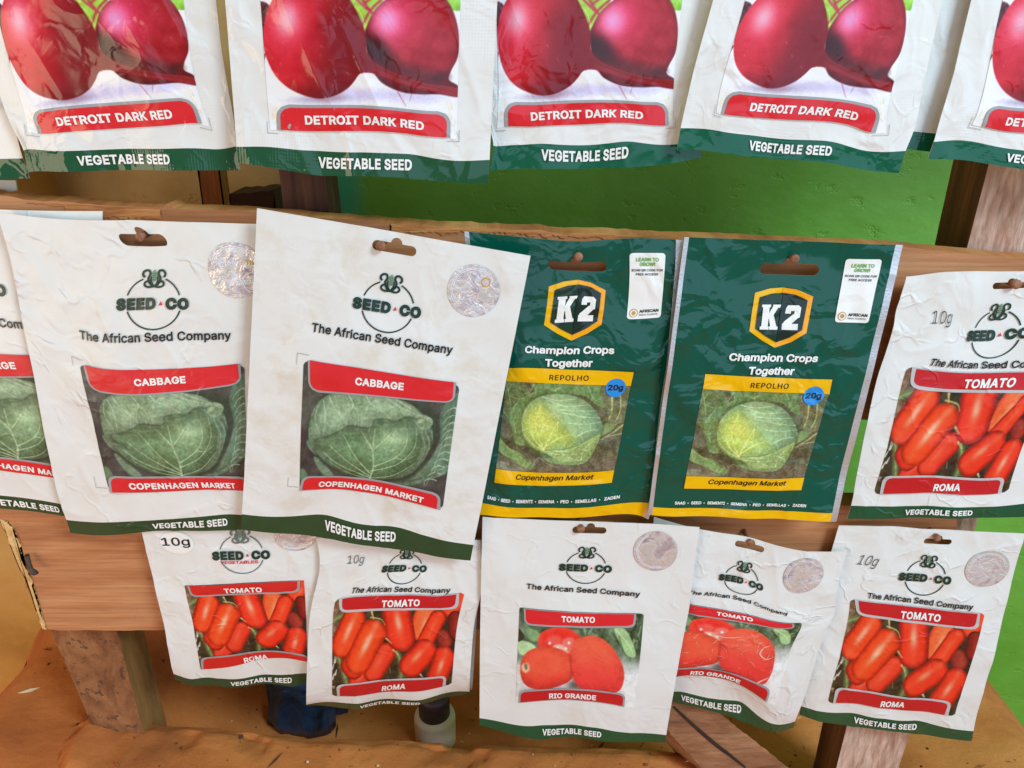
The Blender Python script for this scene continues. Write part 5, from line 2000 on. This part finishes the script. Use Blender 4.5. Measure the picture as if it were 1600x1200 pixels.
# blue plastic bag slumped in the recess
bg_ = P3(478, 1105, .10)
fz2 = float(floor_z(np.array([bg_[0]]), np.array([.10]))[0])
blue_m, bt, bb_ = nodes('blue_plastic_film')
n_ = N(bt, 'ShaderNodeTexNoise', Scale=30.0, Detail=5.0, Distortion=1.5)
tc_ = bt.nodes.new('ShaderNodeTexCoord')
bt.links.new(tc_.outputs['Object'], n_.inputs['Vector'])
r_ = bt.nodes.new('ShaderNodeValToRGB')
r_.color_ramp.elements[0].position, r_.color_ramp.elements[0].color = .35, (*lin((28, 34, 42)), 1)
r_.color_ramp.elements[1].position, r_.color_ramp.elements[1].color = .62, (*lin((44, 84, 122)), 1)
bt.links.new(n_.outputs['Fac'], r_.inputs[0])
bt.links.new(r_.outputs[0], bb_.inputs['Base Color'])
bb_.inputs['Roughness'].default_value = .38
bp_ = N(bt, 'ShaderNodeBump', Strength=.8, Distance=.006)
bt.links.new(n_.outputs['Fac'], bp_.inputs['Height'])
bt.links.new(bp_.outputs[0], bb_.inputs['Normal'])
prof = [(.018, 0), (.028, .004), (.031, .016), (.028, .034), (.024, .052), (.016, .070), (.009, .080), (.004, .084)]
bag = lathe('plastic_bag', [(r * 1.0, z * 1.1) for r, z in prof], [0] * 7, [blue_m], (bg_[0], .10, fz2 - .004), 64, .9, 3, .8)
tag(bag, 'crumpled dark blue plastic bag on the clay below the bottom left packets', 'bag')

# nails -----------------------------------------------------------------------------------
rust = rough_mat('rusty_nail', [(.3, (112, 70, 48)), (.5, (150, 100, 72)), (.75, (176, 128, 98))], (1, 1, 1), 300, 6, .7, .4, .0006)


def peg(px, py, Yt, r, label, droop=0.0):
    c = P3(px, py, Yt)
    yb = .006
    seg, v, f = 18, [], []
    prof = [(r * .75, yb), (r * .75, Yt + .0030), (r * .98, Yt + .0018), (r, Yt + .0006), (r * .88, Yt), (r * .3, Yt - .0002)]
    for k, (rr, y) in enumerate(prof):
        for i in range(seg):
            a = 2 * math.pi * i / seg
            v.append((c[0] + rr * math.cos(a), y, c[2] + rr * math.sin(a) - droop * (y - Yt)))
    for k in range(len(prof) - 1):
        for i in range(seg):
            j = (i + 1) % seg
            f.append((k * seg + i, (k + 1) * seg + i, (k + 1) * seg + j, k * seg + j))
    f.append(tuple(range((len(prof) - 1) * seg, len(prof) * seg))[::-1])
    f.append(tuple(range(seg)))
    o = link_mesh('nail', v, f, [rust])
    bm = bmesh.new()
    bm.from_mesh(o.data)
    bmesh.ops.recalc_face_normals(bm, faces=bm.faces)
    bm.to_mesh(o.data)
    bm.free()
    return tag(o, label, 'nail', 'nails the packets hang on')


# ---------------------------------------------------------------- the packets
# top row: beetroot
def ba(**k):
    return k


beet_packet([(-390, -407), (-64, -407), (45, 279), (-290, 285)], ba(bandR=z1(140, 990)), -.004, 'beetroot packet cut off at the left edge, only its white and green corner showing', 1, art=False)
beet_packet([(-68, -407), (289, -410), (375.5, 265.5), (41, 270)],
            ba(bandM=z1(800, 930), bandL=z1(145, 940), bandR=z1(1475, 915), nTL=z1(200, 690), nTR=z1(1210, 615), nBR=z1(1265, 770), nBL=z1(250, 830), pBL=z1(180, 828), pBR=z1(1310, 795), pRm=z1(1150, 0), pLm=(-6, 0), vegA=z1(498, 1030), vegB=z1(1070, 1022), txA=z1(370, 780), txB=z1(1088, 735)),
            -.008, 'leftmost beetroot packet with its whole red banner showing, green band at its foot', 2, 'gloss', band='green')
beet_packet(B2c, {k: v for k, v in B2a.items()}, -.016, 'glossy beetroot packet with glare across its left root, second whole one from left', 3, 'gloss', bulge=.003, amp=.0006)
beet_packet([(792, -407), (1166, -407), (1098, 246), (766, 266)],
            ba(botA=z3(340, 938), botB=z3(822, 932), bandM=z3(590, 806), bandL=z3(75, 808), bandR=z3(1200, 792), nTL=z3(140, 565), nTR=z3(1040, 567), nBR=z3(1045, 695), nBL=z3(140, 700), pBL=z3(95, 712), pBR=z3(1072, 698), pLm=z3(95, 0), pRm=z3(1122, 0), vegA=z3(340, 885), vegB=z3(822, 872), txA=z3(283, 664), txB=z3(903, 660)),
            -.009, 'beetroot packet hanging fourth from left with its right side tucked under a tilted one', 4, 'gloss', band='band_teal')
beet_packet([(1196, -410), (1556, -400), (1404.5, 270.5), (1058, 233)],
            ba(botA=z4(68, 869), botB=z4(522, 906), bandM=z4(295, 775), bandL=z3(1115, 712), bandR=z4(940, 838), nTL=z3(1375, 500), nTR=z4(800, 590), nBR=z4(770, 735), nBL=z3(1340, 630), pBL=z3(1312, 628), pBR=z4(828, 738), pLm=z3(1470, 0), pRm=z4(985, 0), vegA=z4(68, 828), vegB=z4(522, 862), txA=z4(72, 610), txB=z4(663, 668)),
            -.016, 'bluish scratched beetroot packet tilted clockwise, overlapping the one on its left', 5, 'gloss', band='band_teal')
beet_packet([(1590, -410), (1940, -410), (1735, 268), (1398, 231)], ba(bandL=(1400, 203), bandR=(1745, 238)), -.007, 'beetroot packet mostly hidden between the tilted one and the last one at right', 6, art=False, band='band_teal')
beet_packet([(1633, -410), (1990, -410), (1790, 274), (1448, 248)],
            ba(bandL=z4(1095, 787), bandR=(1800, 235), nTL=z4(1400, 580), nBL=z4(1365, 700), pBL=z4(1308, 695), pLm=(1566, 0), vegA=z4(1492, 892), txA=z4(1490, 690), txB=(1740, 205), nTR=(1765, 185), nBR=(1757, 222), pBR=(1775, 224), pRm=(1830, 0)),
            -.013, 'beetroot packet cut off by the right edge so only DET can be read', 7, 'gloss', band='band_teal')

# middle row
C2a = dict(botA=z6(957, 1161), botB=z6(1428, 1152), bandM=z6(1192, 1071), bandL=z6(418, 1095), bandR=(443, 803), pTL=z6(503, 108), pTR=z6(1530, 118), pBR=(394, 765), pBL=z6(690, 902), logo=z5(960, 848), tagA=z5(505, 1072), tagB=z5(1450, 1074), slot=z5(915, 465), holo=z5(1475, 648), vegA=z6(957, 1142), vegB=z6(1428, 1114))
C2c = [(-4, 331), (448, 352), (440, 826), (108.5, 834)]
SH = lambda d, dx, dy: {k: (v[0] + dx, v[1] + dy) for k, v in d.items()}
C1a = dict(bandL=(-165, 768), bandR=z6(400, 1008), pTR=(110, 556), pBL=(-95, 722), pBR=(120, 752), tagA=(-158, 500), tagB=(78, 514), vegA=(-30, 785), vegB=z6(383, 1036), logo=(-45, 448))
cabbage_packet([(-290, 312), (160, 330), (165, 812), (-170, 792)], C1a, -.005, 'cabbage packet cut off by the left edge, half covered by the next one', 11, 'paper')
cabbage_packet(C2c, C2a, -.010, 'creased white cabbage packet with dark hologram, hanging straight second from left', 12, 'worn', words=True, edge=[((0, .5), (50.5, 570)), ((.5, 1), z5(800, 336))], amp=.0006)
cabbage_packet(C3c, C3a, -.018, 'smooth white cabbage packet tilted clockwise, overlapping a green sachet on its right', 13, 'smooth', bulge=.003)
K1a = dict(bandL=(725, 782), bandR=zB(1328, 1018), pTL=zB(305, 15), pTR=zB(1220, 45), pBR=zB(1062, 862), pBL=zB(200, 860), yTL=zB(290, 112), yTR=zB(1200, 148), yBL=zB(212, 757), yBR=zB(1080, 770), slot=zA(808, 345), top=zA(815, 432), tip=zA(765, 845), sL=zA(580, 740), sR=zA(975, 740), chA=zA(445, 928), chB=zA(1062, 934), qTL=zA(1170, 245), qTR=zA(1420, 245), qBR=zA(1385, 690), qBL=zA(1150, 700), wA=zB(147, 976), wB=zB(1120, 977), oz=zB(1090, 158))
k2_packet([(725.6, 361.5), (1067, 375), (1012.8, 811), (718, 803)], K1a, -.008, 'green foil cabbage sachet partly covered by the tilted white cabbage packet', 21, tilt=-.004)
k2_packet(K2c, K2a, -.012, 'green foil cabbage sachet with its whole front clear, right of the other green one', 22, tilt=-.004, amp=.0007)
RRa = dict(bandM=zE(480, 1112), bandL=zE(85, 1113), bandR=(1628, 783), pTL=zE(345, 475), pTR=(1646, 578), pBL=zE(190, 1055), pBR=zE(808, 1048), logo=zE(733, 330), tagA=zE(437, 466), tagB=(1645, 572), slot=(1577, 446), ozA=zE(455, 275), ozB=zE(538, 278), vegA=zE(330, 1152), vegB=zE(638, 1152), holo=(1672, 486), romA=zE(455, 1043), romB=zE(578, 1040))
roma_packet([(1415.5, 432), (1700, 436), (1622, 806), (1324, 811)], RRa, -.009, 'plum tomato packet cut off by the right edge, on the middle board', 31, 'worn', edge=[((0, .84), zE(290, 225)), ((0, .66), zE(243, 420)), ((0, .22), zE(120, 930)), ((.2, 1), (1469, 425))], amp=.0006)

# bottom row
D = DES_O
pk = Packet(D, R1c, dict(R1a, TLx=(225, 834)), -.006, seed=41, style='worn', amp=.0007, curl=.006, edge=[((0, .25), zG(170, 790)), ((.02, .06), zG(232, 985))])
root, at = root_of(pk, 'older plum tomato packet with a round white weight sticker, lowest at left', 'plum tomato seed packets')
AG = lambda x, y: D.art(*zG(x, y))
ps = D.pos
pouch(pk, root, ((D.W / 2, D.H - .006), .018, .0036, .0022, 0), std_mats(pk, 'band_olive'), (ps['bandL'][1], ps['bandR'][1]))
picture(pk, root, PIC['roma'], (ps['pTL'], ps['pTR'], ps['pBR'], ps['pBL']))
banner(pk, root, 'name_banner', [AG(305, 428), AG(1035, 394), AG(1028, 474), AG(330, 508)], [AG(318, 427), AG(1018, 396), AG(1012, 462), AG(340, 496)], 0, .0035, 'TOMATO', AG(548, 476), AG(790, 468), capdist(D, zG, (670, 470), 32), 'old_red', 'grey')
banner(pk, root, 'variety_banner', [AG(392, 906), AG(1080, 868), AG(1080, 915), AG(398, 968)], [AG(412, 912), AG(1078, 880), AG(1078, 914), AG(412, 966)], .003, 0, 'ROMA', AG(667, 943), AG(818, 933), capdist(D, zG, (742, 938), 25), 'old_red', 'grey')
rx = np.hypot(*(AG(795, 225) - AG(515, 228))) / 2
ry = np.hypot(*(AG(655, 352) - AG(655, 108))) / 2
put(pk, 'emblem', emblem(ps['logo'], rx, ry, line='logo_grey', sub=True), root)
s = Shape()
s.text('VEGETABLE SEED', ps['vegA'], ps['vegB'], D.band * .43, 'letter', .033, sp=1.06)
put(pk, 'footer_lettering', s, root)
s = Shape()
oc = AG(238, 145)
s.poly(ring_arc(oc, np.hypot(*(AG(345, 145) - AG(130, 148))) / 2, np.hypot(*(AG(238, 215) - AG(238, 72))) / 2, 0, 6.15, 40), 'letter')
s.text('10g', AG(148, 165), AG(326, 158), capdist(D, zG, (236, 165), 52), 'black', .012)
put(pk, 'weight_sticker', s, root, .0004)
put(pk, 'hologram_sticker', sticker(AG(1000, 112), .0112, .0088, 2), root)
settle(root, at)

roma_packet([(512, 842), (754, 842), (737, 1083), (508, 1086)], {}, -.0035, 'packet almost wholly hidden behind the plum tomato packet under the tilted cabbage packet', 42, 'worn', weight=None, tagline=False, holo=False, footer=False, curl=.012)
R2a = dict(botA=zH(425, 1147), botB=zH(812, 1116), bandM=zH(610, 1086), bandL=zH(72, 1122), bandR=zH(1135, 1030), pTL=zH(270, 435), pTR=zH(1100, 388), pBR=zH(1015, 990), pBL=zH(245, 1062), logo=zH(712, 232), tagA=zH(367, 392), tagB=zH(1010, 384), vegA=zH(425, 1138), vegB=zH(812, 1112), ozA=zH(345, 205), ozB=zH(445, 203), romA=zH(567, 1030), romB=zH(720, 1010))
roma_packet([zH(140, 45), zH(1205, 60), zH(1140, 1052), zH(75, 1130)], R2a, -.0095, 'plum tomato packet whose top is covered by the tilted cabbage packet', 43, 'worn', curl=.012, edge=[((0, .5), zH(95, 600)), ((1, .5), zH(1170, 560))], amp=.0006, band='band_olive', holo=False)
roma_packet(R4c, R4a, -.004, 'plum tomato packet lying fully in view at bottom right with a shiny hologram', 44, 'worn', curl=.004, edge=[((.2, 1), zE4(480, 72)), ((0, .5), (1284, 965)), ((1, .5), (1560, 995))], amp=.0006)
I2a = dict(botA=zR2(115, 988), botB=zR2(438, 1088), bandL=(1012, 1064), bandR=zR2(722, 1085), pTL=(1054, 936), pTR=zR2(755, 550), pBR=zR2(622, 1006), pBL=(1034, 1058), logo=zR2(440, 330), tagA=zR2(150, 392), tagB=zR2(688, 508), slot=zR2(485, 147), holo=zR2(768, 308), vegA=zR2(115, 962), vegB=zR2(438, 1040), tomA=zR2(300, 506), tomB=zR2(497, 536))
rio_packet([(1022, 808), (1323, 861), (1240, 1136), (1008, 1078)], I2a, -.008, 'scuffed round tomato packet tilted clockwise, its left edge under the cleaner one', 51, 'worn', worn=True, curl=.008, edge=[((1, .4), zR2(880, 620))], amp=.0006)
rio_packet(RIc, RIa, -.0125, 'clean round tomato packet with its whole front in view, at bottom centre', 52, 'paper', curl=.002, edge=[((1, .7), zR1(1095, 470))], bulge=.0025)

peg(217, 371, -.0135, .0021, 'nail in the slot of the straight creased cabbage packet')
peg(594, 385, -.0215, .0023, 'nail at the left end of the tilted cabbage packet\'s slot')
peg(904, 402, -.0115, .0022, 'nail in the left green sachet\'s slot')
peg(1243, 405, -.0155, .0021, 'nail in the right green sachet\'s slot')
peg(1590, 445, -.0125, .0024, 'nail holding the plum tomato packet at the right edge')
peg(908, 828, -.0155, .0022, 'nail in the slot of the clean round tomato packet')
peg(1172, 849, -.0105, .0018, 'nail in the slot of the scuffed round tomato packet')
peg(1466, 842, -.0075, .0020, 'nail in the slot of the fully shown plum tomato packet')
# bent nail driven into the broken end of the lower board
nb = smooth_line([(42, 867), (44, 876), (48, 888), (55, 896)], 4)
tube = []
seg = 10
for k, p in enumerate(nb):
    c = P3(p[0], p[1], -.001 - .003 * k / len(nb))
    rr = .0013 if k < len(nb) - 3 else .0019
    tube.append([(c[0] + rr * math.cos(a), c[1] + rr * math.sin(a), c[2]) for a in np.linspace(0, 2 * math.pi, seg, endpoint=False)])
v = [q for r_ in tube for q in r_]
f = [(k * seg + i, k * seg + (i + 1) % seg, (k + 1) * seg + (i + 1) % seg, (k + 1) * seg + i) for k in range(len(tube) - 1) for i in range(seg)]
f += [tuple(range(seg)), tuple(range((len(tube) - 1) * seg, len(tube) * seg))]
bn = link_mesh('nail', v, f, [rough_mat('dark_iron', [(.3, (48, 38, 32)), (.7, (84, 62, 48))], (1, 1, 1), 200, 5, .6, .3, .0005)])
tag(bn, 'dark bent nail hammered flat near the broken end of the lower board', 'nail')
